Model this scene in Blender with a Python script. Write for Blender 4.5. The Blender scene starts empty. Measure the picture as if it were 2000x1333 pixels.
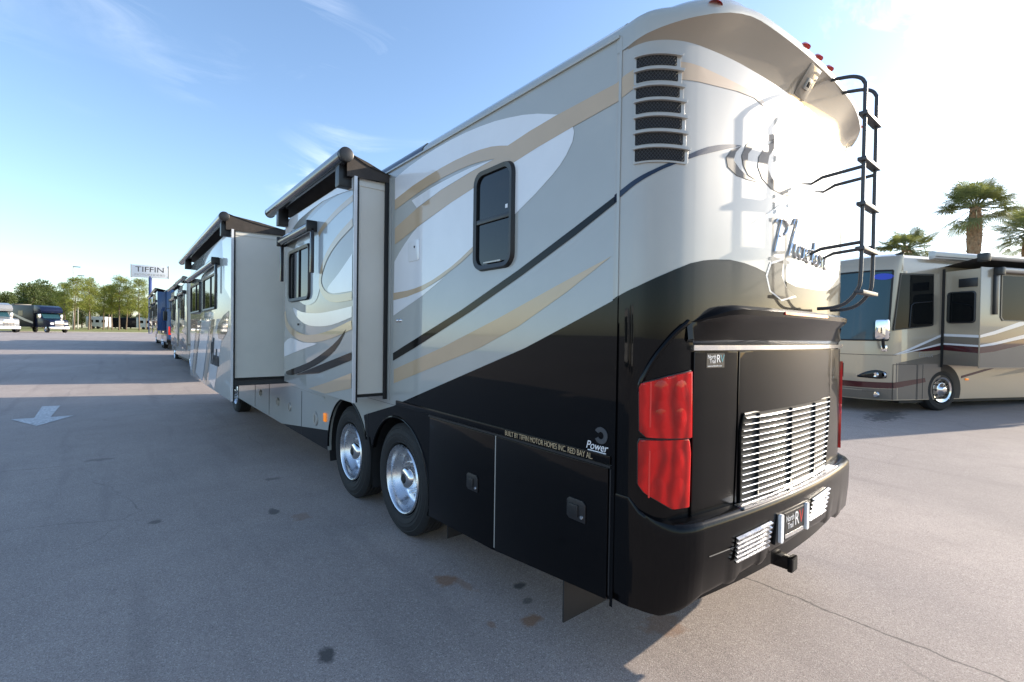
import bpy, bmesh, math, random
from mathutils import Vector, Matrix
R = math.radians
sc = bpy.context.scene
C = sc.collection

# ---------------------------------------------------------------- camera
cam = bpy.data.cameras.new('camera'); cam.lens = 16.723; cam.sensor_width = 36; cam.clip_end = 3000; cam.clip_start = .05
co = bpy.data.objects.new('camera', cam); C.objects.link(co); sc.camera = co
yaw, pit, rol = .6885, -.0142, .0148
fw = Vector((math.sin(yaw)*math.cos(pit), math.cos(yaw)*math.cos(pit), math.sin(pit)))
r0 = Vector((math.cos(yaw), -math.sin(yaw), 0)); u0 = r0.cross(fw)
rr = r0*math.cos(rol)+u0*math.sin(rol); uu = -r0*math.sin(rol)+u0*math.cos(rol)
co.matrix_world = Matrix(((rr.x, uu.x, -fw.x, -1.9729), (rr.y, uu.y, -fw.y, -1.4379), (rr.z, uu.z, -fw.z, 1.8753), (0, 0, 0, 1)))

# ---------------------------------------------------------------- sky and sun
SUN_AZ, SUN_EL = R(110), R(21)          # azimuth clockwise from +y
sd = Vector((math.sin(SUN_AZ)*math.cos(SUN_EL), math.cos(SUN_AZ)*math.cos(SUN_EL), math.sin(SUN_EL)))
w = bpy.data.worlds.new('World'); sc.world = w; w.use_nodes = True
nt = w.node_tree; nt.nodes.clear()
def N(t, typ, **k):
    n = t.nodes.new(typ)
    for a, v in k.items():
        if a.startswith('i_'):
            key = a[2:]; key = int(key) if key.isdigit() else key.replace('_', ' ')
            n.inputs[key].default_value = v
        else: setattr(n, a, v)
    return n
sky = N(nt, 'ShaderNodeTexSky', sky_type='NISHITA', sun_disc=False, sun_elevation=SUN_EL, sun_rotation=SUN_AZ, air_density=1.0, dust_density=.8, ozone_density=2.4)
tc = N(nt, 'ShaderNodeTexCoord')
mp = N(nt, 'ShaderNodeMapping'); mp.inputs['Scale'].default_value = (1.6, 5.0, 7.5); mp.inputs['Rotation'].default_value = (.25, .35, .5)
nz = N(nt, 'ShaderNodeTexNoise', i_Scale=1.5, i_Detail=9, i_Roughness=.62, i_Distortion=.9)
big = N(nt, 'ShaderNodeTexNoise', i_Scale=2.3, i_Detail=2)
r1 = N(nt, 'ShaderNodeMapRange', i_1=.52, i_2=.8, i_3=0, i_4=1)
r2 = N(nt, 'ShaderNodeMapRange', i_1=.48, i_2=.66, i_3=0, i_4=1)
mu = N(nt, 'ShaderNodeMath', operation='MULTIPLY'); mu2 = N(nt, 'ShaderNodeMath', operation='MULTIPLY', i_1=.75)
mx = N(nt, 'ShaderNodeMix', data_type='RGBA', blend_type='MIX'); mx.inputs['B'].default_value = (7.5, 7.6, 7.9, 1)
bg = N(nt, 'ShaderNodeBackground', i_Strength=.142); wo = N(nt, 'ShaderNodeOutputWorld')
L = nt.links.new
L(tc.outputs['Generated'], mp.inputs['Vector']); L(mp.outputs[0], nz.inputs['Vector']); L(tc.outputs['Generated'], big.inputs['Vector'])
L(nz.outputs['Fac'], r1.inputs[0]); L(big.outputs['Fac'], r2.inputs[0]); L(r1.outputs[0], mu.inputs[0]); L(r2.outputs[0], mu.inputs[1])
L(mu.outputs[0], mu2.inputs[0]); L(mu2.outputs[0], mx.inputs['Factor']); L(sky.outputs[0], mx.inputs['A']); L(mx.outputs['Result'], bg.inputs['Color']); L(bg.outputs[0], wo.inputs['Surface'])
sl = bpy.data.lights.new('sun', 'SUN'); sl.energy = 3.5; sl.angle = R(.5); sl.color = (1, .87, .70)
so = bpy.data.objects.new('sun', sl); C.objects.link(so); so.rotation_euler = sd.to_track_quat('Z', 'Y').to_euler()
vs = sc.view_settings; vs.view_transform = 'Standard'; vs.look = 'None'; vs.exposure = 1.2; vs.gamma = 1; vs.use_curve_mapping = False

# ---------------------------------------------------------------- materials
MATS = {}
def mat(name, rgb, rough=.5, metal=0, coat=0, spec=.5, noise=0, nscale=8, bump=0, bscale=40, emit=None, trans=0, crough=.03, nrough=0):
    m = bpy.data.materials.new(name); m.use_nodes = True; t = m.node_tree; b = t.nodes['Principled BSDF']
    b.inputs['Base Color'].default_value = (*rgb, 1); b.inputs['Roughness'].default_value = rough; b.inputs['Metallic'].default_value = metal
    b.inputs['Coat Weight'].default_value = coat; b.inputs['Coat Roughness'].default_value = crough; b.inputs['Specular IOR Level'].default_value = spec
    if trans: b.inputs['Transmission Weight'].default_value = trans
    if emit: b.inputs['Emission Color'].default_value = (*emit[:3], 1); b.inputs['Emission Strength'].default_value = emit[3]
    if noise or bump or nrough:
        o = N(t, 'ShaderNodeTexCoord'); 
        if noise or nrough:
            z = N(t, 'ShaderNodeTexNoise', i_Scale=nscale, i_Detail=6, i_Roughness=.6); t.links.new(o.outputs['Object'], z.inputs['Vector'])
        if noise:
            mr = N(t, 'ShaderNodeMapRange', i_1=.3, i_2=.7, i_3=1-noise, i_4=1+noise); t.links.new(z.outputs['Fac'], mr.inputs[0])
            mm = N(t, 'ShaderNodeMix', data_type='RGBA', blend_type='MULTIPLY'); mm.inputs['Factor'].default_value = 1; mm.inputs['A'].default_value = (*rgb, 1)
            t.links.new(mr.outputs[0], mm.inputs['B']); t.links.new(mm.outputs['Result'], b.inputs['Base Color'])
        if nrough:
            m3 = N(t, 'ShaderNodeMapRange', i_1=.3, i_2=.75, i_3=max(0, rough-nrough), i_4=rough+nrough); t.links.new(z.outputs['Fac'], m3.inputs[0]); t.links.new(m3.outputs[0], b.inputs['Roughness'])
        if bump:
            z2 = N(t, 'ShaderNodeTexNoise', i_Scale=bscale, i_Detail=4); t.links.new(o.outputs['Object'], z2.inputs['Vector'])
            bp = N(t, 'ShaderNodeBump', i_Strength=bump, i_Distance=.02); t.links.new(z2.outputs['Fac'], bp.inputs['Height']); t.links.new(bp.outputs[0], b.inputs['Normal'])
            if coat: t.links.new(bp.outputs[0], b.inputs['Coat Normal'])
    MATS[name] = m; return m
def paint(name, rgb, metal=0, rough=.32, wav=.012): return mat(name, rgb, rough, metal, 1.0, .12, bump=wav, bscale=1.6, noise=.03, nscale=3)
paint('silver', (.40, .405, .375)); paint('white_paint', (.74, .745, .75)); paint('tan_paint', (.50, .37, .235)); paint('black_paint', (.003, .003, .0035))
for n_ in ('black_paint',):
    t_ = MATS[n_].node_tree; o_ = N(t_, 'ShaderNodeTexCoord'); q_ = N(t_, 'ShaderNodeTexNoise', i_Scale=2.2, i_Detail=8, i_Roughness=.7); t_.links.new(o_.outputs['Object'], q_.inputs['Vector']); m_ = N(t_, 'ShaderNodeMapRange', i_1=.4, i_2=.75, i_3=.015, i_4=.05); t_.links.new(q_.outputs['Fac'], m_.inputs[0]); t_.links.new(m_.outputs[0], t_.nodes['Principled BSDF'].inputs['Coat Roughness'])
    b_ = MATS[n_].node_tree.nodes['Principled BSDF']; b_.inputs['Coat Weight'].default_value = .5; b_.inputs['Specular IOR Level'].default_value = .03; b_.inputs['Coat IOR'].default_value = 1.42
paint('cap_white', (.40, .39, .355)); paint('swirl', (.03, .028, .028)); paint('brow_tan', (.30, .255, .20)); paint('navy_paint', (.012, .022, .05)); paint('pale_blue', (.42, .47, .5))
mat('panel_cream', (.72, .69, .61), .45, 0, .25, noise=.04, nscale=2)
mat('rubber', (.012, .012, .012), .6, noise=.2); mat('black_plastic', (.014, .014, .015), .38, noise=.1, nscale=20)
mat('tyre', (.014, .014, .014), .75, noise=.25, nscale=30); mat('glass', (.006, .007, .008), .03, 0, 0, .4)
mat('glass_teal', (.02, .06, .08), .03, 0, 0, .4)
mat('chrome', (.78, .78, .78), .07, 1, nrough=.05, nscale=6); mat('aluminium', (.74, .75, .77), .3, 1, nrough=.14, nscale=14); mat('dark_metal', (.06, .066, .075), .4, .3)
mat('mesh_black', (.008, .008, .008), .7); mat('canvas', (.055, .045, .038), .85, noise=.2, nscale=12); mat('awning_case', (.022, .024, .03), .22, 0, .6)
mat('red_lens', (.6, .01, .012), .06, 0, 1)
def lens(m):
    t = m.node_tree; b = t.nodes['Principled BSDF']; o = N(t, 'ShaderNodeTexCoord'); mp_ = N(t, 'ShaderNodeMapping'); mp_.inputs['Scale'].default_value = (11, 11, 7)
    v = N(t, 'ShaderNodeTexVoronoi', i_Scale=1.0, feature='SMOOTH_F1'); wv = N(t, 'ShaderNodeTexWave', i_Scale=.45, i_Distortion=6, i_Detail=3); cr_ = N(t, 'ShaderNodeMix', data_type='RGBA'); cr_.inputs['A'].default_value = (.26, .002, .002, 1); cr_.inputs['B'].default_value = (.70, .007, .006, 1)
    a = N(t, 'ShaderNodeMath', operation='ADD'); t.links.new(o.outputs['Object'], mp_.inputs['Vector']); t.links.new(mp_.outputs[0], v.inputs['Vector']); t.links.new(mp_.outputs[0], wv.inputs['Vector'])
    mr = N(t, 'ShaderNodeMapRange', i_1=.2, i_2=1.3, i_3=0, i_4=1); t.links.new(v.outputs['Distance'], a.inputs[0]); t.links.new(wv.outputs['Fac'], a.inputs[1]); t.links.new(a.outputs[0], mr.inputs[0]); t.links.new(mr.outputs[0], cr_.inputs['Factor']); t.links.new(cr_.outputs['Result'], b.inputs['Base Color'])
lens(MATS['red_lens']); MATS['red_lens'].node_tree.nodes['Principled BSDF'].inputs['Specular IOR Level'].default_value = .1; MATS['red_lens'].node_tree.nodes['Principled BSDF'].inputs['Coat Weight'].default_value = .7; mat('red_bright', (.75, .03, .02), .15, 0, .6); mat('amber', (.8, .2, .01), .2, 0, .5, emit=(1, .3, .02, .25))
mat('letter_tan', (.45, .34, .2), .5); mat('letter_white', (.8, .8, .8), .5); mat('letter_dark', (.05, .05, .055), .5); mat('letter_red', (.55, .03, .03), .5); mat('letter_teal', (.05, .25, .3), .5)
mat('sticker_black', (.015, .015, .015), .4); mat('mud_flap', (.013, .013, .014), .6, noise=.2); mat('galv', (.42, .41, .38), .45, .4)
mat('sign_white', (.8, .82, .82), .5); mat('sign_blue', (.02, .05, .22), .4); mat('oval_blue', (.02, .06, .5), .4)
mat('glass_dim', (.006, .007, .008), .04, 0, 0, .10); mat('ess_gold', (.41, .345, .255), .3, .25, 1, bump=.012, bscale=1.6); paint('ess_dark', (.17, .145, .115)); paint('ess_maroon', (.06, .008, .012)); paint('ess_roof', (.5, .5, .48))
paint('truck_blue', (.005, .01, .035)); paint('truck_black', (.008, .009, .014)); paint('truck_grey', (.2, .21, .23)); paint('truck_white', (.7, .7, .7))
for n_, c_ in (('truck_blue', .3), ('truck_black', .12), ('navy_paint', .4), ('swirl', .3)): MATS[n_].node_tree.nodes['Principled BSDF'].inputs['Coat Weight'].default_value = c_
paint('rv_blue', (.02, .06, .16)); paint('rv_red', (.4, .02, .03)); paint('rv_gold', (.40, .36, .28)); paint('rv_brown', (.16, .13, .10))
mat('bark', (.17, .125, .09), .9, noise=.35, nscale=10, bump=.6, bscale=15); mat('palm_boot', (.30, .19, .10), .9, noise=.35, nscale=12)
mat('arrow_paint', (.56, .55, .54), .7, noise=.5, nscale=28); mat('kerb_concrete', (.42, .40, .36), .85, noise=.15)
def leafmat(name, rgb, trl=.35):
    m = mat(name, rgb, .6, noise=.45, nscale=1.3); t = m.node_tree; b = t.nodes['Principled BSDF']; out = [n for n in t.nodes if n.type == 'OUTPUT_MATERIAL'][0]
    tr = N(t, 'ShaderNodeBsdfTranslucent'); tr.inputs['Color'].default_value = (rgb[0]*1.7, rgb[1]*1.6, rgb[2], 1)
    ms = N(t, 'ShaderNodeMixShader', i_0=trl); t.links.new(b.outputs[0], ms.inputs[1]); t.links.new(tr.outputs[0], ms.inputs[2]); t.links.new(ms.outputs[0], out.inputs['Surface'])
leafmat('pine_needles', (.20, .225, .05)); leafmat('dark_leaves', (.09, .12, .04)); leafmat('palm_leaf', (.16, .185, .08))
# asphalt: aged, aggregate speckle, stains and tar spots
def asphalt():
    m = mat('asphalt', (.15, .14, .135), .8); t = m.node_tree; b = t.nodes['Principled BSDF']; K = t.links.new
    o = N(t, 'ShaderNodeTexCoord'); P = o.outputs['Object']
    def noi(s, d=4, r=.6): 
        n = N(t, 'ShaderNodeTexNoise', i_Scale=s, i_Detail=d, i_Roughness=r); K(P, n.inputs['Vector']); return n.outputs['Fac']
    def rng(x, a, bb, c, d):
        n = N(t, 'ShaderNodeMapRange', i_1=a, i_2=bb, i_3=c, i_4=d); K(x, n.inputs[0]); return n.outputs[0]
    def mixc(f, A, B, bt='MIX'):
        n = N(t, 'ShaderNodeMix', data_type='RGBA', blend_type=bt)
        if isinstance(f, float): n.inputs['Factor'].default_value = f
        else: K(f, n.inputs['Factor'])
        for s, v in (('A', A), ('B', B)):
            if isinstance(v, tuple): n.inputs[s].default_value = (*v, 1)
            else: K(v, n.inputs[s])
        return n.outputs['Result']
    col = mixc(rng(noi(.35, 5), .35, .65, 0, 1), (.318, .266, .24), (.40, .334, .298))
    col = mixc(rng(noi(2.2, 4), .4, .75, 0, .35), col, (.22, .18, .162))
    v = N(t, 'ShaderNodeTexVoronoi', i_Scale=210); K(P, v.inputs['Vector'])
    sep = N(t, 'ShaderNodeSeparateColor'); K(v.outputs['Color'], sep.inputs[0])
    col = mixc(rng(sep.outputs[0], .55, 1, 0, .6), col, (.58, .51, .45)); col = mixc(rng(sep.outputs[1], .7, 1, 0, .7), col, (.11, .098, .092))
    v2 = N(t, 'ShaderNodeTexVoronoi', i_Scale=170); K(P, v2.inputs['Vector']); s2 = N(t, 'ShaderNodeSeparateColor'); K(v2.outputs['Color'], s2.inputs[0])
    col = mixc(rng(s2.outputs[2], .9, 1, 0, .5), col, (.72, .64, .57))
    col = mixc(rng(noi(.13, 3), .45, .7, 0, .45), col, (.25, .207, .186))
    wp = N(t, 'ShaderNodeTexNoise', i_Scale=1.4, i_Detail=5); K(P, wp.inputs['Vector']); wm = N(t, 'ShaderNodeMix', data_type='VECTOR'); wm.inputs['Factor'].default_value = .22; K(P, wm.inputs['A']); K(wp.outputs['Color'], wm.inputs['B'])
    ck = N(t, 'ShaderNodeTexVoronoi', i_Scale=.42, feature='DISTANCE_TO_EDGE'); K(wm.outputs['Result'], ck.inputs['Vector'])
    ckm = N(t, 'ShaderNodeMath', operation='MULTIPLY'); K(rng(ck.outputs['Distance'], .0, .0035, .5, 0), ckm.inputs[0]); K(rng(noi(.5, 3), .48, .62, 0, 1), ckm.inputs[1]); col = mixc(ckm.outputs[0], col, (.07, .065, .06))
    st = N(t, 'ShaderNodeMapping'); st.inputs['Scale'].default_value = (2.2, .16, 1); K(P, st.inputs['Vector']); sn = N(t, 'ShaderNodeTexNoise', i_Scale=1.5, i_Detail=5); K(st.outputs[0], sn.inputs['Vector']); col = mixc(rng(sn.outputs['Fac'], .56, .75, 0, .4), col, (.19, .16, .147))
    xyz = N(t, 'ShaderNodeSeparateXYZ'); K(P, xyz.inputs[0]); wob = noi(9, 3)
    def M(op, a, b2=None):
        n = N(t, 'ShaderNodeMath', operation=op)
        for i, q in enumerate((a, b2)):
            if q is None: continue
            if isinstance(q, (int, float)): n.inputs[i].default_value = q
            else: K(q, n.inputs[i])
        return n.outputs[0]
    def spot(x, y, rx, ry, colr, k=.75):
        d = M('SQRT', M('ADD', M('POWER', M('DIVIDE', M('SUBTRACT', xyz.outputs[0], x), rx), 2), M('POWER', M('DIVIDE', M('SUBTRACT', xyz.outputs[1], y), ry), 2)))
        d = M('ADD', d, M('MULTIPLY', M('SUBTRACT', wob, .5), 2.2))
        nonlocal col; col = mixc(rng(d, .55, 1.0, k, 0), col, colr)
    rust, oil = (.26, .125, .055), (.06, .055, .052)
    jt = M('ABSOLUTE', M('ADD', M('SUBTRACT', xyz.outputs[0], 1.80), M('MULTIPLY', M('SUBTRACT', noi(2.5, 5), .5), .16))); col = mixc(rng(jt, .002, .014, .75, 0), col, (.05, .046, .042))
    for a in SPOTS: spot(*a[:4], rust if a[4] else oil, a[5])
    K(col, b.inputs['Base Color'])
    bp = N(t, 'ShaderNodeBump', i_Strength=.55, i_Distance=.004); h = M('ADD', M('MULTIPLY', v.outputs['Distance'], .6), M('MULTIPLY', noi(130, 3), .6)); K(h, bp.inputs['Height']); K(bp.outputs[0], b.inputs['Normal'])
SPOTS = [(-.07, 1.64, .09, .10, 1, .7), (.02, 1.5, .05, .16, 1, .4), (.09, .86, .09, .07, 1, .75), (-.12, .98, .03, .05, 1, .5), (.34, 1.23, .07, .05, 0, .85), (.25, 1.04, .05, .04, 0, .6),
         (-1.05, 1.32, .06, .09, 0, .85), (-.55, 3.6, .10, .12, 1, .35), (-.75, 3.9, .06, .10, 0, .7), (-.5, 5.1, .12, .08, 0, .45), (-1.7, 4.3, .06, .06, 0, .6), (.75, .28, .16, .12, 1, .45), (16.5, 1.2, .55, .25, 0, .85), (11.5, 1.5, 1.1, .35, 0, .75), (-2.2, 7.5, .2, .1, 0, .4), (-3.2, 6.2, .15, .3, 0, .3)]
asphalt()
def grassmat():
    m = mat('grass', (.20, .20, .05), .9, noise=.5, nscale=.35, bump=.8, bscale=3)
grassmat()

# ---------------------------------------------------------------- mesh helpers
class MB:
    def __init__(s): s.V = []; s.F = []
    def add(s, V, F):
        o = len(s.V); s.V += [tuple(v) for v in V]; s.F += [tuple(i+o for i in f) for f in F]; return s
    def box(s, x0, x1, y0, y1, z0, z1):
        return s.add([(x, y, z) for z in (z0, z1) for y in (y0, y1) for x in (x0, x1)], [(0, 2, 3, 1), (4, 5, 7, 6), (0, 1, 5, 4), (2, 6, 7, 3), (0, 4, 6, 2), (1, 3, 7, 5)])
    def prism(s, poly, axis, a, b):
        def P(p, k): return {'x': (k, p[0], p[1]), 'y': (p[0], k, p[1]), 'z': (p[0], p[1], k)}[axis]
        n = len(poly); V = [P(p, a) for p in poly]+[P(p, b) for p in poly]
        return s.add(V, [tuple(range(n)), tuple(range(2*n-1, n-1, -1))]+[(i, i+n, (i+1) % n+n, (i+1) % n) for i in range(n)])
    def tube(s, path, r, n=8, caps=True):
        P = [Vector(p) for p in path]; rs = r if isinstance(r, (list, tuple)) else [r]*len(P); V = []; F = []
        t = (P[1]-P[0]).normalized(); ref = Vector((0, 0, 1)) if abs(t.z) < .9 else Vector((1, 0, 0)); a = t.cross(ref).normalized()
        for i, p in enumerate(P):
            t = (P[min(i+1, len(P)-1)]-P[max(i-1, 0)]).normalized(); a = (a-t*a.dot(t)).normalized(); b = t.cross(a)
            V += [p+(a*math.cos(2*math.pi*k/n)+b*math.sin(2*math.pi*k/n))*rs[i] for k in range(n)]
        for i in range(len(P)-1): F += [(i*n+k, i*n+(k+1) % n, (i+1)*n+(k+1) % n, (i+1)*n+k) for k in range(n)]
        if caps: F += [tuple(range(n-1, -1, -1)), tuple(range((len(P)-1)*n, len(P)*n))]
        return s.add(V, F)
    def lathe(s, prof, c, axis='x', n=40, cap0=False, cap1=False):
        V = []; F = []
        for (a, r) in prof:
            for k in range(n):
                q = 2*math.pi*k/n; u, v = r*math.cos(q), r*math.sin(q)
                V.append({'x': (c[0]+a, c[1]+u, c[2]+v), 'y': (c[0]+u, c[1]+a, c[2]+v), 'z': (c[0]+u, c[1]+v, c[2]+a)}[axis])
        for i in range(len(prof)-1): F += [(i*n+k, i*n+(k+1) % n, (i+1)*n+(k+1) % n, (i+1)*n+k) for k in range(n)]
        if cap0: F.append(tuple(range(n-1, -1, -1)))
        if cap1: F.append(tuple(range((len(prof)-1)*n, len(prof)*n)))
        return s.add(V, F)
    def grid(s, pts):
        h, wd = len(pts), len(pts[0])
        return s.add([p for row in pts for p in row], [(j*wd+i, j*wd+i+1, (j+1)*wd+i+1, (j+1)*wd+i) for j in range(h-1) for i in range(wd-1)])
    def mesh(s, name, smooth=35, bevel=0):
        me = bpy.data.meshes.new(name); me.from_pydata(s.V, [], s.F); bm = bmesh.new(); bm.from_mesh(me)
        bmesh.ops.remove_doubles(bm, verts=bm.verts, dist=1e-5); bmesh.ops.recalc_face_normals(bm, faces=bm.faces)
        if bevel: bmesh.ops.bevel(bm, geom=[e for e in bm.edges if len(e.link_faces) == 2 and e.calc_face_angle(0) > .5], offset=bevel, segments=2, affect='EDGES', profile=.6)
        bm.to_mesh(me); bm.free()
        if smooth:
            me.polygons.foreach_set('use_smooth', [True]*len(me.polygons)); me.set_sharp_from_angle(angle=R(smooth))
        return me
    def build(s, name, m, parent=None, smooth=35, bevel=0):
        return obj(name, s.mesh(name, smooth, bevel), m, parent)
def obj(name, me, m, parent=None):
    if m and not me.materials: me.materials.append(MATS[m])
    o = bpy.data.objects.new(name, me); C.objects.link(o)
    if parent: o.parent = parent
    return o
def thing(name, label, cat, loc=(0, 0, 0), rz=0, group=None):
    o = bpy.data.objects.new(name, None); C.objects.link(o); o.location = loc; o.rotation_euler = (0, 0, rz); tag(o, label, cat, group); return o
def tag(o, label, cat, group=None):
    o['label'] = label; o['category'] = cat
    if group: o['group'] = group
    return o
def structure(o): o['kind'] = 'structure'; return o
def copy_tree(o, parent=None):
    c = o.copy(); C.objects.link(c); c.parent = parent
    for ch in list(o.children): copy_tree(ch, c)
    return c
def sheet(name, poly, x, m, parent):          # painted shape on a plane of constant x, facing -x
    return obj(name, MB().add([(x, y, z) for y, z in poly], [tuple(range(len(poly)))]).mesh(name, 0), m, parent)
def text(name, body, size, m, parent, loc, rot, align='LEFT', extrude=.001, sx=1, shear=0):
    cu = bpy.data.curves.new(name, 'FONT'); cu.body = body; cu.size = size; cu.align_x = align; cu.extrude = extrude; cu.shear = shear
    t = bpy.data.objects.new('tmp', cu); C.objects.link(t); dg = bpy.context.evaluated_depsgraph_get(); me = bpy.data.meshes.new_from_object(t.evaluated_get(dg))
    bpy.data.objects.remove(t); me.materials.clear(); o = obj(name, me, m, parent); o.location = loc; o.rotation_euler = rot; o.scale = (sx, 1, 1); return o
ROT_L = (R(90), 0, R(-90))                    # lettering that reads from the -x side
def smooth01(x): x = max(0, min(1, x)); return x*x*(3-2*x)
def interp(x, tab):
    if x <= tab[0][0]: return tab[0][1]
    for (a, b), (c, d) in zip(tab, tab[1:]):
        if x <= c: return b+(d-b)*(x-a)/(c-a)
    return tab[-1][1]

# ---------------------------------------------------------------- ground
def gz(x, y): return .022*(max(0, min(y, 62)-9)+max(0, min(x, 40)-5))
xs = [-900, -400, -200, -100, -60, -40, -25, -12, 0, 5, 10, 15, 20, 25, 32, 40, 60, 120, 300, 900]; ys = [-300, -100, -40, -10, 0, 9, 15, 20, 30, 45, 62, 80, 100, 200, 400, 1500]
structure(MB().grid([[(x, y, gz(x, y)) for x in xs] for y in ys]).build('ground', 'asphalt', None, 0))
gx = [-120, -60, -30, -12, -4, 0, 6, 15, 30]
structure(MB().grid([[(x, y, gz(x, y)+z) for x in gx] for y, z in ((98, .1), (99, .14), (130, .35), (240, .9))]).build('grass_verge', 'grass', None, 0))
k = MB()
for a, b in zip(gx, gx[1:]): k.add([(a, 97.8, gz(a, 98)), (b, 97.8, gz(b, 98)), (b, 97.8, gz(b, 98)+.13), (a, 97.8, gz(a, 98)+.13), (a, 98.02, gz(a, 98)+.13), (b, 98.02, gz(b, 98)+.13)], [(0, 1, 2, 3), (3, 2, 5, 4)])
structure(k.build('kerb', 'kerb_concrete', None, 0))
# painted arrow on the asphalt
ar = [(-3.17, 10.92), (-2.71, 11.86), (-3.06, 11.86), (-3.03, 13.40), (-3.33, 13.46), (-3.30, 11.89), (-3.62, 11.90)]
tag(obj('pavement_arrow', MB().add([(x, y, gz(x, y)+.006) for x, y in ar], [tuple(range(len(ar)))]).mesh('pavement_arrow', 0), 'arrow_paint'), 'worn white arrow painted on the asphalt at left', 'road marking')

def refine(pts, n=4):
    out = []
    for i in range(len(pts)-1):
        p0, p1, p2, p3 = pts[max(i-1, 0)], pts[i], pts[i+1], pts[min(i+2, len(pts)-1)]
        for k in range(n):
            t = k/n; out.append(tuple(.5*((2*b)+(-a+c)*t+(2*a-5*b+4*c-d)*t*t+(-a+3*b-3*c+d)*t**3) for a, b, c, d in zip(p0, p1, p2, p3)))
    return out+[pts[-1]]

# ================================================================ MAIN COACH
rv = thing('motorhome', 'large silver, black and tan motorhome with slide-outs open, rear corner nearest the camera', 'motorhome')
def part(mb, name, m, parent=None, smooth=35, bevel=0): return mb.build(name, m, parent or rv, smooth, bevel)
W_ = 2.57
sec = [(0, 1.2), (0, 3.40), (.012, 3.45), (.05, 3.495), (.13, 3.525), (.6, 3.56), (1.285, 3.575)]; sec += [(W_-x, z) for x, z in sec[-2::-1]]
part(MB().grid([[(x, y, z) for x, z in sec] for y in (.12, 12.5)]), 'body_shell', 'silver')
part(MB().grid([[((x-1.285)*k+1.285, y, 1.2+(z-1.2)*q) for x, z in sec] for y, k, q in ((12.5, 1, 1), (12.8, .985, .985), (12.95, .95, .95), (13.0, .9, .9))]).add([((x-1.285)*.9+1.285, 13.0, 1.2+(z-1.2)*.9) for x, z in sec], [tuple(range(len(sec)))]), 'front_cap', 'silver')
part(MB().box(.25, 2.32, 13.0, 13.02, 1.75, 3.0), 'windshield', 'glass', None, 0)
part(MB().box(.36, 2.21, .3, 12.9, .42, 1.22), 'chassis', 'rubber', None, 0)
part(MB().box(2.53, 2.57, .12, 12.5, .40, 1.2), 'skirt_passenger_side', 'silver', None, 0)
part(MB().box(.1, 2.47, 12.5, 12.98, .42, 1.2), 'front_skirt', 'black_paint', None, 0)
# roof edge forward of the bedroom, painted navy
part(MB().grid([[(x-.004, y, z+.004) for x, z in ((0, 3.412), (.012, 3.45), (.05, 3.495), (.13, 3.525), (.3, 3.54))] for y in (2.2, 2.75, 3.2, 12.4)][0:1]+[[(x-.004, y, z+.004) for x, z in ((0, 3.412), (.012, 3.45), (.05, 3.495), (.13, 3.525), (.3, 3.54))] for y in (3.2, 12.4)]), 'roof_edge_paint', 'navy_paint')
part(MB().box(-.012, .0, .12, 12.5, 3.397, 3.412), 'drip_rail', 'silver', None, 0, .002)
# ---- lower skirts with wheel arches
def arc(cy, r, a0, a1, n=14, cz=.5): return [(cy+r*math.cos(R(a0+(a1-a0)*i/n)), cz+r*math.sin(R(a0+(a1-a0)*i/n))) for i in range(n+1)]
TAG, DRV, FRT = 2.60, 3.872, 10.87
rear_sk = [(.12, 1.2), (.12, .5), (1.1, .40), (2.04, .36)]+arc(TAG, .60, 194, 20, 16)+[(3.22, .80)]+[(3.30, .80), (3.30, 1.2)]
part(MB().prism(rear_sk, 'x', 0, .04), 'rear_skirt', 'black_paint', None, 30)
mid_sk = [(3.30, 1.2), (3.30, .80)]+arc(DRV, .62, 152, -8, 16)+[(4.5, .41), (10.2, .41)]+arc(FRT, .62, 188, -8, 16)+[(11.5, .41), (12.5, .45), (12.5, 1.2)]
part(MB().prism(mid_sk, 'x', 0.0, .04), 'mid_skirt', 'silver', None, 30)
for cy, r, a0, a1 in ((TAG, .60, 185, 22), (DRV, .62, 155, -3), (FRT, .62, 185, -5)):      # rolled arch lips
    part(MB().tube([(.0, y, z) for y, z in arc(cy, r-.004, a0, a1, 22)], .011, 8), 'arch_lip', 'black_paint')
    part(MB().grid([[(x, y, z) for x in (.02, .62)] for y, z in arc(cy, r+.01, 200, -20, 20)]), 'wheel_well', 'rubber')
sheet('paint_panel', [(2.654, 1.198), (3.298, 1.198), (3.298, 1.03)], -.002, 'silver', rv)
sheet('paint_panel', [(3.302, 1.03), (3.302, .802), (3.33, .80), (3.36, .93), (3.39, 1.0)], -.002, 'black_paint', rv)
sheet('paint_panel', [(4.5, .66), (4.5, .412), (6.65, .412)], -.002, 'black_paint', rv)
# ---- painted swooshes on the side (y, z)
WHITE_A = [(2.71,3.313),(2.435,3.348),(2.192,3.366),(1.95,3.373),(1.737,3.373),(1.54,3.366),(1.354,3.351),(1.18,3.33),(1.027,3.302),(.88,3.27),(0.745,3.231),(0.569,3.165),(0.814,3.146),(1.03,3.118),(1.213,3.167),(1.471,3.194),(1.68,3.198),(1.875,3.194),(2.1,3.182),(2.359,3.161),(2.705,3.112)]
TAN_A = [(2.705,3.112),(2.359,3.161),(2.1,3.182),(1.875,3.194),(1.68,3.198),(1.471,3.194),(1.34,3.184),(1.213,3.167),(1.12,3.146),(1.03,3.12),(0.814,3.146),(0.569,3.163),(0.284,3.173),(0.122,3.177),(0.122,3.08),(0.444,3.053),(0.74,3.023),(1.02,2.985),(1.344,2.941),(1.725,2.886),(2.178,2.805),(2.694,2.694),(2.699,2.846),(2.284,2.947),(1.871,3.015),(1.467,3.053),(1.167,3.072),(1.32,3.096),(1.469,3.108),(1.64,3.113),(1.815,3.111),(2.05,3.098),(2.252,3.079),(2.703,3.016)]
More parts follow.
